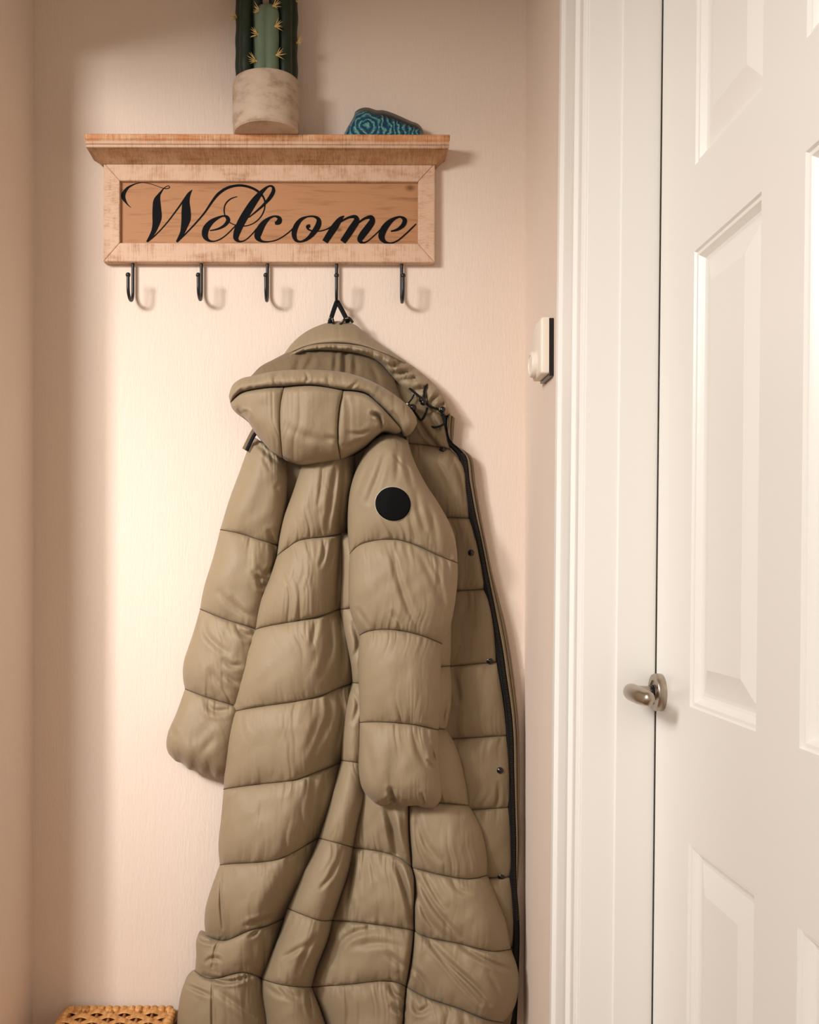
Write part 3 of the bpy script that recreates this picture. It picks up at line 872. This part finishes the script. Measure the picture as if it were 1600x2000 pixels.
# rolled fold next to it
quilt('folded_panel', FB, coat,
      [[(664, 1040, .045), (702, 1040, .045)], [(664, 1190, .045), (708, 1187, .045)], [(689, 1333, .04), (714, 1336, .045)], [(668, 1485, .045), (690, 1488, .05), (716, 1493, .045)],
       [(624, 1637, .045), (655, 1645, .05), (692, 1655, .03)], [(563, 1774, .045), (600, 1789, .055), (628, 1798, .055), (652, 1797, .03)], [(512, 1912, .045), (560, 1925, .055), (612, 1928, .03)], [(528, 2075, .045), (600, 2078, .055), (668, 2078, .03)]],
      [[(667, 1110, .045)], [(676, 1250, .045), (686, 1300, .045)], [(679, 1372, .045), (670, 1430, .045)], [(655, 1535, .045), (640, 1588, .045)], [(612, 1668, .045), (596, 1700, .045), (578, 1740, .045)], [(548, 1824, .045), (528, 1872, .045)], [(512, 1940, .045), (520, 1985, .045)]],
      [[(708, 1110, .045)], [(712, 1260, .045)], [(716, 1400, .045)], [(716, 1560, .035), (702, 1610, .03)], [(684, 1700, .03), (668, 1750, .03)], [(644, 1832, .03), (622, 1890, .03)], [(636, 1990, .03)]],
      tube=0.045, puff=0.016, rl=0.5, rr=0.5, thick=0.03, endT=0.5, endB=0.2, seed=51, gather=0.0016, wob=0.0016,
      tubes=[(.03, .03), (.03, .03), (.03, .036), (.036, .05), (.05, .058), (.058, .06), (.06, .06)],
      creases=[([(655, 1690), (645, 1715), (628, 1735)], -.004, 4), ([(672, 1655), (660, 1690), (650, 1720)], -.003, 4), ([(690, 1220), (700, 1260), (688, 1290)], -.004, 5), ([(688, 1350), (700, 1375), (690, 1410)], -.004, 5),
               ([(620, 1830), (600, 1860), (585, 1900)], -.005, 6), ([(600, 1845), (575, 1860), (555, 1870)], -.004, 5), ([(640, 1810), (625, 1850), (600, 1895)], -.004, 5), ([(545, 1922), (570, 1945), (585, 1950)], -.004, 6), ([(520, 1925), (540, 1940), (560, 1950)], -.003, 5),
               ([(605, 1930), (606, 1960), (612, 1985)], -.008, 4), ([(622, 1935), (632, 1965), (640, 2000)], -.006, 4)])

# middle panel at the lower back
quilt('back_panel', FB, coat,
      [[(700, 1470, .035), (760, 1470, .05), (806, 1470, .05)], [(688, 1655, .03), (775, 1672, .055), (806, 1694, .055)], [(648, 1797, .03), (740, 1806, .06), (811, 1817, .06)], [(608, 1928, .03), (680, 1923, .065), (765, 1916, .065), (796, 1927, .06)], [(650, 2078, .03), (720, 2078, .065), (786, 2078, .06)]],
      [[(700, 1580, .03)], [(682, 1700, .025), (666, 1750, .025)], [(642, 1832, .025), (620, 1890, .025)], [(634, 1990, .025)]],
      [[(800, 1590, .05)], [(812, 1720, .055), (811, 1770, .06)], [(806, 1870, .06)], [(790, 2000, .06)]],
      tube=0.022, puff=0.026, rl=0.4, rr=0.10, thick=0.04, endB=0.2, seed=61, gather=0.0024, wob=0.002, gside=(1.8, 1.2),
      creases=[([(758, 1580), (772, 1640), (780, 1672)], -.012, 7), ([(780, 1590), (784, 1640), (795, 1670)], .006, 8), ([(776, 1690), (795, 1740), (806, 1800)], -.010, 6), ([(790, 1690), (800, 1730), (808, 1760)], .004, 5),
               ([(700, 1660), (684, 1720), (680, 1790)], -.006, 6), ([(690, 1760), (690, 1780), (688, 1795)], -.004, 4), ([(650, 1880), (680, 1830), (740, 1812)], -.005, 6), ([(690, 1850), (740, 1842), (790, 1850)], -.003, 7), ([(760, 1860), (780, 1880), (800, 1890)], -.004, 6),
               ([(765, 1920), (772, 1940), (790, 1950)], -.007, 5), ([(770, 1965), (785, 1975), (790, 1970)], -.007, 5), ([(680, 1940), (684, 1970), (680, 2010)], -.004, 6)])

# right side panel
quilt('side_panel', FB, coat,
      [[(770, 1010, .045), (800, 1010, .05), (838, 1012, .03)], [(780, 1180, .05), (830, 1180, .055), (884, 1182, .03)], [(780, 1300, .05), (830, 1302, .055), (880, 1300, .035)], [(790, 1420, .05), (830, 1422, .055), (874, 1424, .035)],
       [(798, 1566, .05), (863, 1568, .06), (918, 1573, .035)], [(806, 1694, .055), (880, 1712, .07), (920, 1716, .065), (954, 1708, .035)], [(811, 1817, .06), (830, 1828, .065), (900, 1843, .08), (960, 1857, .075), (1000, 1853, .035)],
       [(796, 1927, .06), (835, 1948, .065), (900, 1970, .08), (950, 1990, .075), (986, 1996, .035)], [(786, 2078, .06), (880, 2080, .08), (965, 2080, .035)]],
      [E0, E0, E0, [(798, 1500, .05)], [(800, 1620, .05)], [(812, 1720, .055), (811, 1770, .06)], [(806, 1870, .06)], [(790, 2000, .06)]],
      [[(868, 1095, .03)], [(884, 1240, .03)], [(884, 1360, .035)], [(895, 1465, .035), (911, 1525, .035)], [(940, 1612, .035), (953, 1665, .035)], [(974, 1755, .035), (991, 1800, .035)], [(1012, 1885, .035), (1016, 1925, .035), (1006, 1970, .035)], [(985, 2030, .035)]],
      tube=0.022, puff=0.028, rl=0.08, rr=0.5, thick=0.03, endB=0.2, seed=71, gather=0.0022, wob=0.002,
      creases=[([(815, 1590), (830, 1640), (860, 1680)], -.004, 6), ([(812, 1610), (818, 1650), (835, 1690)], -.003, 4), ([(815, 1710), (850, 1770), (900, 1830)], -.005, 5), ([(814, 1735), (835, 1790), (870, 1830)], -.005, 5), ([(830, 1705), (850, 1745), (870, 1775)], -.004, 5), ([(885, 1720), (900, 1738), (920, 1745)], -.003, 5),
               ([(835, 1832), (880, 1880), (930, 1925), (960, 1960)], -.006, 5), ([(845, 1850), (890, 1905), (940, 1960)], -.004, 4), ([(905, 1848), (950, 1875), (1005, 1895)], -.006, 5), ([(808, 1890), (830, 1915), (840, 1940)], -.004, 5), ([(955, 1900), (970, 1925), (980, 1945)], -.003, 5),
               ([(810, 1960), (820, 1975), (840, 1965)], -.005, 5), ([(880, 1975), (875, 2000), (870, 2030)], -.004, 6), ([(905, 1980), (910, 2010), (905, 2040)], -.004, 6), ([(875, 1370), (868, 1395), (868, 1415)], -.005, 3)])

# sleeve on the right, in front
rs = quilt('sleeve', FB, coat,
      [[(728, 858, .07), (762, 848, .085), (796, 860, .07)], [(683, 1082, .095), (705, 1063, .10), (762, 1053, .105), (800, 1060, .105), (860, 1086, .10), (894, 1099, .095)], [(704, 1240, .095), (724, 1232, .10), (770, 1230, .105), (820, 1240, .105), (864, 1257, .095)],
       [(704, 1411, .095), (740, 1410, .10), (800, 1414, .105), (857, 1425, .095)], [(716, 1552, .095), (736, 1569, .10), (755, 1572, .105), (769, 1567, .10), (786, 1574, .105), (814, 1573, .105), (827, 1576, .105), (848, 1580, .095)]],
      [[(702, 902, .08), (684, 955, .09), (679, 1020, .095)], [(681, 1130, .095), (683, 1185, .095), (694, 1220, .095)], [(701, 1275, .095), (702, 1350, .095)], [(703, 1455, .095), (702, 1505, .095), (707, 1535, .095)]],
      [[(808, 898, .08), (830, 942, .09), (858, 985, .095), (886, 1040, .095)], [(894, 1130, .095), (888, 1185, .095), (878, 1228, .095)], [(862, 1300, .095), (863, 1370, .095)], [(857, 1460, .095), (861, 1515, .095), (863, 1558, .095)]],
      tube=0.040, puff=0.027, rl=0.45, rr=0.45, thick=0.035, endT=0.2, endB=0.3, seed=81, gather=0.0024, gside=(1.0, 1.6), reach=30, lam=12, wob=0.0014,
      creases=[([(752, 885), (738, 930), (718, 980)], -.003, 6), ([(722, 900), (705, 940), (686, 990)], -.003, 6), ([(775, 880), (776, 910), (774, 935)], -.003, 5), ([(790, 900), (800, 930), (805, 950)], -.003, 5), ([(770, 890), (785, 905), (798, 915)], -.002, 3), 
               ([(812, 960), (822, 1010), (840, 1050)], -.003, 6), ([(835, 985), (848, 1030), (855, 1070)], -.003, 6), ([(800, 1000), (808, 1040), (815, 1060)], -.0025, 5),
               ([(770, 1068), (776, 1120), (795, 1180), (815, 1225)], -.0045, 6), ([(815, 1075), (845, 1130), (868, 1190)], -.003, 6), ([(835, 1085), (858, 1130), (868, 1180)], -.003, 5), ([(768, 1195), (778, 1215), (782, 1230)], -.003, 4), ([(700, 1190), (712, 1210), (722, 1228)], -.003, 4),
               ([(812, 1430), (820, 1470), (840, 1500)], -.004, 6), ([(846, 1460), (848, 1480), (856, 1494)], -.008, 4), ([(838, 1485), (848, 1497), (860, 1500)], -.005, 3), ([(764, 1543), (768, 1558), (770, 1572)], -.011, 4.5), ([(825, 1552), (828, 1562), (828, 1573)], -.006, 3.5), ([(745, 1570), (768, 1560), (790, 1570)], -.005, 4), ([(712, 1440), (722, 1480), (730, 1530)], -.002, 8)])
# round badge following the sleeve surface
dg = bpy.context.evaluated_depsgraph_get()
def surf_w(o, px, py):
    """front surface of a piece along the line through a photo pixel"""
    d = Vector(PX(px, py, 0.0)) - Vector((0, 0, EYE))
    d.normalize()
    inv = (o.matrix_parent_inverse).inverted() if False else None
    hit, loc, nor, idx = o.ray_cast(Vector((0, 0, EYE)), d)
    return (WALL - loc.y) if hit else None
def badge(name, cx, cy, rx, ry, rot, off, mat, parent, th=0.0012):
    v = []; f = []; n = 48; rings = 8
    for j in range(rings + 1):
        q = j / rings
        for i in range(n):
            a = 2 * math.pi * i / n
            x_ = rx * q * math.cos(a); y_ = ry * q * math.sin(a)
            px = cx + x_ * math.cos(rot) - y_ * math.sin(rot); py = cy + x_ * math.sin(rot) + y_ * math.cos(rot)
            w = surf_w(rs, px, py)
            v.append((px, py, w if w else 0.15))
    v = np.array(v)
    # smooth the lift so that the badge bridges small wrinkles
    wr = v[:, 2].reshape(rings + 1, n)
    A = np.stack([np.ones(len(v)), v[:, 0] - cx, v[:, 1] - cy, (v[:, 0] - cx) ** 2, (v[:, 1] - cy) ** 2, (v[:, 0] - cx) * (v[:, 1] - cy)], -1)
    co, *_ = np.linalg.lstsq(A, v[:, 2], rcond=None)
    ww = np.maximum(A @ co, v[:, 2]) + off
    top = PX(v[:, 0], v[:, 1], ww); bot = PX(v[:, 0], v[:, 1], ww); bot[:, 1] += th + 0.003
    N = len(top)
    fs = [(j * n + i, j * n + (i + 1) % n, (j + 1) * n + (i + 1) % n, (j + 1) * n + i) for j in range(rings) for i in range(n)]
    fs += [(rings * n + i, rings * n + (i + 1) % n, N + rings * n + (i + 1) % n, N + rings * n + i) for i in range(n)]
    return mesh(name, np.concatenate([top, bot]), fs, mat, parent)
bpy.context.view_layer.update()
rim = badge('badge_rim', 767.5, 984, 36.2, 34.2, 0.35, 0.0006, M['patch_rim'], rs)
bd = badge('badge', 767.5, 984, 35.0, 33.0, 0.35, 0.0011, M['patch'], rs)
bd['label'] = 'round black rubber badge'

# collar, gathered band and hood
quilt('collar', FB, coat,
      [[(553, 693, .03), (572, 668, .03), (600, 646, .03), (636, 631, .03), (664, 627, .03), (690, 633, .03), (712, 650, .03), (742, 671, .03), (792, 705, .03)], [(549, 698, .045), (600, 675, .06), (645, 669, .07), (700, 673, .07), (750, 690, .06), (794, 712, .04)]],
      [E0], [E0], tube=0.010, puff=0.008, rl=0.15, rr=0.1, thick=0.012, seed=91, gather=0.001, wob=0.002, stitch=False)
quilt('gathered_band', FB, coat,
      [[(552, 699, .045), (600, 675, .055), (645, 669, .06), (700, 673, .06), (750, 688, .05), (792, 706, .035), (832, 736, .03), (860, 765, .03), (874, 790, .03), (880, 806, .03)],
       [(556, 702, .05), (600, 686, .06), (650, 684, .065), (700, 690, .065), (742, 708, .055), (768, 738, .04), (800, 768, .035), (832, 796, .03), (850, 806, .03), (872, 812, .03)]],
      [E0], [E0], tube=0.006, puff=0.018, rl=0.06, rr=0.06, thick=0.02, seed=95, gather=0.0042, lam=15, reach=26, wob=0.002, stitch=False,
      creases=[([(745, 712), (770, 712), (790, 704)], -.008, 4), ([(765, 730), (790, 727), (815, 722)], -.010, 4), ([(775, 742), (805, 738), (830, 740)], -.008, 4), ([(800, 765), (825, 758), (845, 755)], -.008, 5), ([(840, 790), (848, 775), (860, 770)], -.010, 4), ([(828, 790), (832, 775), (830, 760)], -.008, 4), ([(852, 800), (860, 790), (872, 788)], -.008, 3)])
quilt('hood_lining', LN, coat,
      [[(540, 700, .045), (562, 688, .040), (610, 680, .035), (680, 682, .035), (722, 690, .035), (748, 712, .035)], [(470, 748, .10), (520, 742, .13), (600, 738, .14), (680, 745, .14), (740, 775, .13), (800, 815, .08)]],
      [[(508, 716, .07), (486, 738, .08)]], [[(768, 740, .045), (782, 778, .055)]], tube=0.016, puff=0.0, rl=0.25, rr=0.25, thick=0.02, seed=101, gather=0.0015, wob=0.003, stitch=False,
      creases=[([(655, 684), (655, 710), (652, 735)], -.008, 5), ([(673, 684), (672, 712), (672, 740)], -.012, 7), ([(612, 684), (607, 705), (590, 730)], -.004, 6), ([(690, 690), (692, 720), (690, 742)], -.005, 6), ([(725, 715), (735, 740), (742, 765)], -.004, 6), ([(585, 700), (580, 715), (575, 735)], -.003, 6)])
quilt('hood_brim', FB, coat,
      [[(446, 774, .09), (454, 752, .10), (470, 740, .105), (495, 734, .11), (530, 726, .125), (600, 722, .135), (680, 729, .135), (740, 752, .125), (790, 786, .11), (810, 810, .10), (814, 826, .095)],
       [(449, 788, .095), (470, 768, .11), (512, 758, .13), (556, 754, .145), (610, 752, .15), (662, 760, .15), (712, 767, .14), (738, 787, .135), (760, 810, .125), (782, 838, .11), (788, 849, .10)]],
      [E0], [[(808, 838, .095), (798, 848, .095)]], tube=0.004, puff=0.030, rl=0.05, rr=0.06, thick=0.03, seed=105, gather=0.0028, lam=15, reach=12, a=2.0, wob=0.0018, stitch=False,
      creases=[([(598, 730), (600, 738), (598, 746)], -.004, 3), ([(640, 732), (640, 742), (642, 750)], -.003, 4), ([(702, 742), (690, 752), (680, 762)], -.003, 3), ([(538, 734), (535, 742), (540, 752)], -.003, 4), ([(766, 805), (778, 822), (782, 836)], -.004, 3)])
hood = quilt('hood', FB, coat,
      [[(449, 788, .10), (452, 797, .10), (458, 804, .10)],
       [(554, 756, .135), (547, 790, .14), (546, 835, .14), (549, 868, .13), (551, 893, .11)],
       [(670, 762, .145), (662, 800, .145), (659, 850, .14), (661, 876, .13), (665, 897, .11)],
       [(784, 838, .11), (782, 842, .11), (772, 846, .10)]],
      [[(470, 769, .11), (512, 759, .13)], [(610, 753, .15)], [(712, 768, .14), (738, 788, .135), (760, 811, .125)]],
      [[(480, 818, .10), (494, 840, .10), (512, 862, .10), (532, 883, .105)], [(590, 906, .11), (632, 903, .11)], [(710, 873, .10), (738, 849, .10), (748, 842, .10)]],
      tube=0.026, puff=0.015, rl=0.10, rr=0.5, thick=0.045, endT=0.75, endB=0.8, seed=111, gather=0.0020, wob=0.002, lam=16, a=2.6, bexp=0.5,
      creases=[([(728, 808), (738, 812), (743, 822)], -.010, 4), ([(742, 812), (743, 828), (742, 842)], -.006, 3), ([(463, 798), (470, 806), (480, 812)], -.006, 4), ([(472, 808), (480, 805), (484, 812)], -.004, 3), ([(680, 845), (700, 848), (720, 842)], -.003, 4), ([(668, 872), (690, 868), (705, 860)], -.003, 4), ([(555, 830), (590, 850), (640, 862)], -.002, 8), ([(640, 855), (655, 860), (660, 872)], -.003, 5)])

# placket: zip tape, teeth and the two piped edges
ZP = [(869, 806), (867, 835), (873, 858), (892, 877), (904, 892), (911, 940), (922, 1000), (933, 1050), (942, 1095), (953, 1150), (963, 1200), (975, 1262), (985, 1330), (994, 1395), (998, 1450), (999, 1510), (1001, 1570), (1003, 1630), (1004, 1700), (1006, 1740), (1010, 1780), (1012, 1820), (1010, 1900), (1006, 2010)]
OP = [(888, 816), (886, 845), (886, 868), (908, 880), (921, 893), (929, 945), (940, 1010), (950, 1060), (960, 1110), (974, 1165), (988, 1220), (1000, 1290), (1008, 1350), (1014, 1410), (1016, 1460), (1017, 1520), (1017, 1580), (1018, 1640), (1015, 1700), (1012, 1740), (1014, 1780), (1016, 1820), (1014, 1900), (1010, 2010)]
def ribbon(name, A, B, ta, tb, wa, wb, mat, h, n=260):
    a_ = spline(np.array(A, float), n); b_ = spline(np.array(B, float), n)
    i0 = a_ + (b_ - a_) * ta; i1 = a_ + (b_ - a_) * tb
    m = 7; V = []; Fc = []
    for j in range(m):
        q = j / (m - 1)
        p = i0 * (1 - q) + i1 * q
        V.append(PX(p[:, 0], p[:, 1], (wa * (1 - q) + wb * q) + h * math.sin(math.pi * q) ** 0.7 + 0.0008 * vnoise(p[:, 1] / 22, p[:, 0] / 22, 4)))
    for j in (m - 1, 0):
        p = V[j].copy(); p[:, 1] += 0.010; V.append(p)
    V = np.concatenate(V)
    R_ = m + 2
    for j in range(R_):
        jn = (j + 1) % R_
        for i in range(n - 1):
            Fc.append((j * n + i, jn * n + i, jn * n + i + 1, j * n + i + 1))
    Fc.append(tuple(j * n for j in range(R_))); Fc.append(tuple(j * n + n - 1 for j in range(R_ - 1, -1, -1)))
    o = MB().add(V, Fc).build(name, mat, coat)
    return o
INN = [(x - 7, y) for x, y in ZP]; OUT = [(x + 6, y) for x, y in ZP]
zt_ = ribbon('zip_tape', INN, OUT, 0, 1, 0.036, 0.033, M['black'], 0.003)
ribbon('placket', OUT, OP, 0.0, 0.52, 0.034, 0.030, M['lining'], 0.006)
ribbon('placket', OUT, OP, 0.50, 1.0, 0.029, 0.020, M['tape'], 0.007)
b = MB()
zc_ = spline(np.array(ZP, float), 400)
for i in range(30, 330):
    x, y = zc_[i]
    p = PX(x + 2, y, 0.0385)
    b.box(p[0] - 0.0028, p[0] + 0.0028, p[1] - 0.0014, p[1] + 0.0012, p[2] - 0.0008, p[2] + 0.0008)
o = b.build('zip_teeth', M['zip_metal'], zt_, smooth=False)
o['kind'] = 'stuff'
for (x, y) in ((864, 879), (920, 1079), (957, 1290), (978, 1504), (980, 1711)):
    lw = 0.055
    ln = [q for q in coat.children if q.name.startswith('front_lining')][0]
    w_ = surf_w(ln, x, y) or 0.045
    p = PX(x, y, w_)
    b = MB().lathe([(0.0001, 0.002), (0.0062, 0.002), (0.0062, -0.001), (0.0052, -0.0022), (0.0034, -0.0022), (0.0026, -0.0045), (0.0012, -0.0052), (0.0001, -0.0052)], p, 24, 'y')
    b.build('press_stud', M['gloss_black'], coat)

# hanging loop on the fourth hook
tipw = 0.034
lp = b = MB()
tp = PX(657, 590, tipw)
for sgn, (ex, ey) in ((-1, (643, 632)), (1, (679, 630))):
    e = PX(ex, ey, 0.045)
    p = spline(np.array([tuple(tp + np.array([0, 0, 0.002])), tuple(tp * 0.5 + e * 0.5 + np.array([sgn * 0.001, 0, 0])), tuple(e)]), 16)
    b.tube(p, 0.0044, 10, True, 0.35)
b.sphere(tp + np.array([0, 0, 0.001]), 0.004)
loop = b.build('hanging_loop', M['black'], coat)
for pts in ([(641, 628), (648, 622), (650, 632)], [(663, 634), (672, 624), (680, 621), (688, 630)]):
    p = spline(np.array([tuple(PX(x, y, 0.052)) for x, y in pts]), 18)
    MB().tube(p, 0.0026, 8).build('loop_clip', M['gloss_black'], loop)
for pts in ([(640, 623), (643, 620)], [(646, 624), (649, 622)], [(664, 630), (669, 625)], [(673, 622), (679, 621)]):
    p = spline(np.array([tuple(PX(x, y, 0.055)) for x, y in pts]), 6)
    MB().tube(p, 0.0010, 6).build('clip_glint', M['chrome'], loop)  # bright slivers added as the white highlights on the black clips

# drawcord, toggles and side tab
def cord(pts, r=0.0023):
    p = np.array(pts, float)
    c = spline(p, 60)
    MB().tube(PX(c[:, 0], c[:, 1], c[:, 2]), r, 8).build('drawcord', M['black'], coat)
cord([(833, 750, .05), (828, 764, .055), (829, 782, .06), (838, 793, .06), (855, 799, .055), (866, 812, .05), (866, 827, .05), (850, 834, .05), (833, 830, .045), (824, 826, .045)])
cord([(793, 752, .05), (806, 764, .055), (820, 776, .058), (832, 788, .058)], 0.0022)
cord([(797, 787, .06), (804, 778, .056), (808, 770, .054)], 0.0015)
cord([(806, 800, .06), (815, 812, .058), (822, 820, .05), (830, 808, .05), (834, 796, .055)], 0.0022)
def toggle(px, py, w, rot, L=0.011, r=0.0058):
    c = PX(px, py, w)
    d = np.array([math.cos(rot), 0, math.sin(rot)])
    q = np.linspace(-1, 1, 13)
    path = [c + d * L * t_ for t_ in q]
    rad = [r * (1 - abs(t_) ** 4) ** 0.5 * (1 - 0.16 * math.cos(3 * math.pi * t_)) + 0.0004 for t_ in q]
    MB().tube(path, rad, 14).build('cord_toggle', M['gloss_black'], coat)
toggle(801, 795, .066, math.radians(-8), 0.012, 0.0058)
toggle(825, 783, .064, math.radians(-60), 0.009, 0.0055)
b = MB().sphere(PX(794, 789, .071), 0.0032, 12, 8)
b.build('cord_stop', M['chrome'], coat)
b = MB().lathe([(0.0001, 0.003), (0.0055, 0.003), (0.0055, -0.001), (0.004, -0.003), (0.0001, -0.003)], PX(864, 799, .058), 20, 'y')
b.build('eyelet', M['gloss_black'], coat)
c = spline(np.array([(499, 838, .075), (493, 848, .075), (486, 862, .072), (478, 879, .07)], float), 24)
o = MB().tube(PX(c[:, 0], c[:, 1], c[:, 2]), 0.0058, 12, True, 0.6).build('side_tab', M['tape'], coat)
c2 = spline(np.array([(502, 842, .078), (495, 852, .078), (488, 866, .075), (481, 881, .073)], float), 24)
MB().tube(PX(c2[:, 0], c2[:, 1], c2[:, 2]), 0.0035, 10, True, 0.6).build('tab_edge', M['black'], o)

# ------------------------------------------------------------------ painted stone on the shelf
def stone():
    top = [(666, 280), (670, 262), (677, 248), (688, 229), (692, 218), (704, 211), (716, 210), (734, 215), (746, 215), (766, 221), (800, 236), (815, 242), (824, 254), (826, 280)]
    S = [[(x, y, 0.034) for x, y in top], [(668, 284, .034), (745, 284, .034), (824, 284, .034)]]
    o = quilt('painted_stone', M['stone'], None, S, [E0], [E0], tube=0.030, puff=0.0, rl=0.16, rr=0.16, endT=0.45, thick=0.022, gather=0.0, wob=0.0, seed=121, stitch=False, clampz=T + 0.0002)
    return o
st = stone()
tag(st, 'teal and blue swirl-painted stone lying on the shelf beside the cactus', 'stone')

# ------------------------------------------------------------------ wicker basket in the corner
wx0, wx1 = X_(128, 0.03), X_(128, 0.03) + 0.212
wy1, wy0 = WALL - 0.014, WALL - 0.33
wz = EYE + (CY - 1966) * (WALL - 0.02) / F
bk = empty('wicker_basket', ((wx0 + wx1) / 2, (wy0 + wy1) / 2, 0), 'woven honey-coloured wicker basket low in the corner beside the coat', 'basket')
MB().box(wx0 + 0.006, wx1 - 0.006, wy0 + 0.006, wy1 - 0.006, 0.0, wz - 0.012).build('basket_core', M['rattan'], bk, smooth=False)
# lid: stakes along y, flat weavers along x
ns = 8
for i in range(ns):
    x = wx0 + 0.014 + (wx1 - wx0 - 0.028) * i / (ns - 1)
    MB().tube([(x, wy0 + 0.008, wz - 0.006), (x, wy1 - 0.008, wz - 0.006)], 0.0028, 8).build('stake', M['rattan'], bk)
nw = 15
for j in range(nw):
    y = wy1 - 0.022 - j * 0.0205
    n = 72
    xs = np.linspace(wx0 + 0.006, wx1 - 0.006, n)
    ph_ = (xs - (wx0 + 0.014)) / ((wx1 - wx0 - 0.028) / (ns - 1))
    z = wz - 0.006 + 0.0036 * np.cos(math.pi * (ph_ + j))
    V = []
    for k_ in range(8):
        a = 2 * math.pi * k_ / 8
        V.append(np.stack([xs, y + 0.0106 * math.cos(a) + 0 * xs, z + 0.0022 * math.sin(a)], -1))
    V = np.concatenate(V)
    Fc = [(k_ * n + i, ((k_ + 1) % 8) * n + i, ((k_ + 1) % 8) * n + i + 1, k_ * n + i + 1) for k_ in range(8) for i in range(n - 1)]
    MB().add(V, Fc).build('weaver', M['rattan'], bk)
# wrapped rim: short bindings around the back and left edges
def rim_wrap(p0, p1, n_):
    p0, p1 = np.array(p0), np.array(p1)
    d = (p1 - p0) / n_
    MB().tube([p0, p1], 0.0065, 8).build('rim_core', M['rattan'], bk)
    for i in range(n_):
        a = p0 + d * (i + 0.04); c_ = p0 + d * (i + 0.96)
        mid = (a + c_) / 2
        jit = random.uniform(0.0, 0.0009)
        o = MB().tube([a, a * 0.75 + c_ * 0.25, mid, a * 0.25 + c_ * 0.75, c_], [0.0074 + jit, 0.0092 + jit, 0.0096 + jit, 0.0092 + jit, 0.0074 + jit], 10).build('rim_binding', M['rattan'], bk)
rim_wrap((wx0 + 0.004, wy1 - 0.009, wz - 0.008), (wx1 - 0.004, wy1 - 0.009, wz - 0.008), 14)
rim_wrap((wx0 + 0.006, wy1 - 0.012, wz - 0.009), (wx0 + 0.006, wy0 + 0.004, wz - 0.009), 20)
rim_wrap((wx0 + 0.004, wy0 + 0.006, wz - 0.009), (wx1 - 0.004, wy0 + 0.006, wz - 0.009), 14)
rim_wrap((wx1 - 0.006, wy1 - 0.012, wz - 0.009), (wx1 - 0.006, wy0 + 0.004, wz - 0.009), 20)
# side weave rows
for j in range(13):
    z = wz - 0.030 - j * 0.0225
    if z < 0.012:
        break
    pts = []
    per = [(wx0, wy0), (wx1, wy0), (wx1, wy1), (wx0, wy1), (wx0, wy0)]
    for (ax, ay), (cx_, cy_) in zip(per[:-1], per[1:]):
        nx, ny = (cy_ - ay), -(cx_ - ax)
        l = math.hypot(nx, ny); nx /= l; ny /= l
        for i in range(40):
            q = i / 40
            off = 0.002 * math.cos(math.pi * (q * l / 0.03 + j))
            pts.append((ax + (cx_ - ax) * q + nx * off, ay + (cy_ - ay) * q + ny * off, z))
    pts.append(pts[0])
    P_ = np.array(pts); V = []; n = len(P_)
    for dz, dn in ((-0.0105, 0.0), (0.0, 0.0025), (0.0105, 0.0), (0.0, -0.003)):
        c_ = np.array([(wx0 + wx1) / 2, (wy0 + wy1) / 2, 0])
        dirs = P_ - c_; dirs[:, 2] = 0; dirs /= np.linalg.norm(dirs, axis=1)[:, None]
        V.append(P_ + dirs * dn + np.array([0, 0, dz]))
    V = np.concatenate(V)
    Fc = [(k_ * n + i, ((k_ + 1) % 4) * n + i, ((k_ + 1) % 4) * n + i + 1, k_ * n + i + 1) for k_ in range(4) for i in range(n - 1)]
    MB().add(V, Fc).build('weaver', M['rattan'], bk)
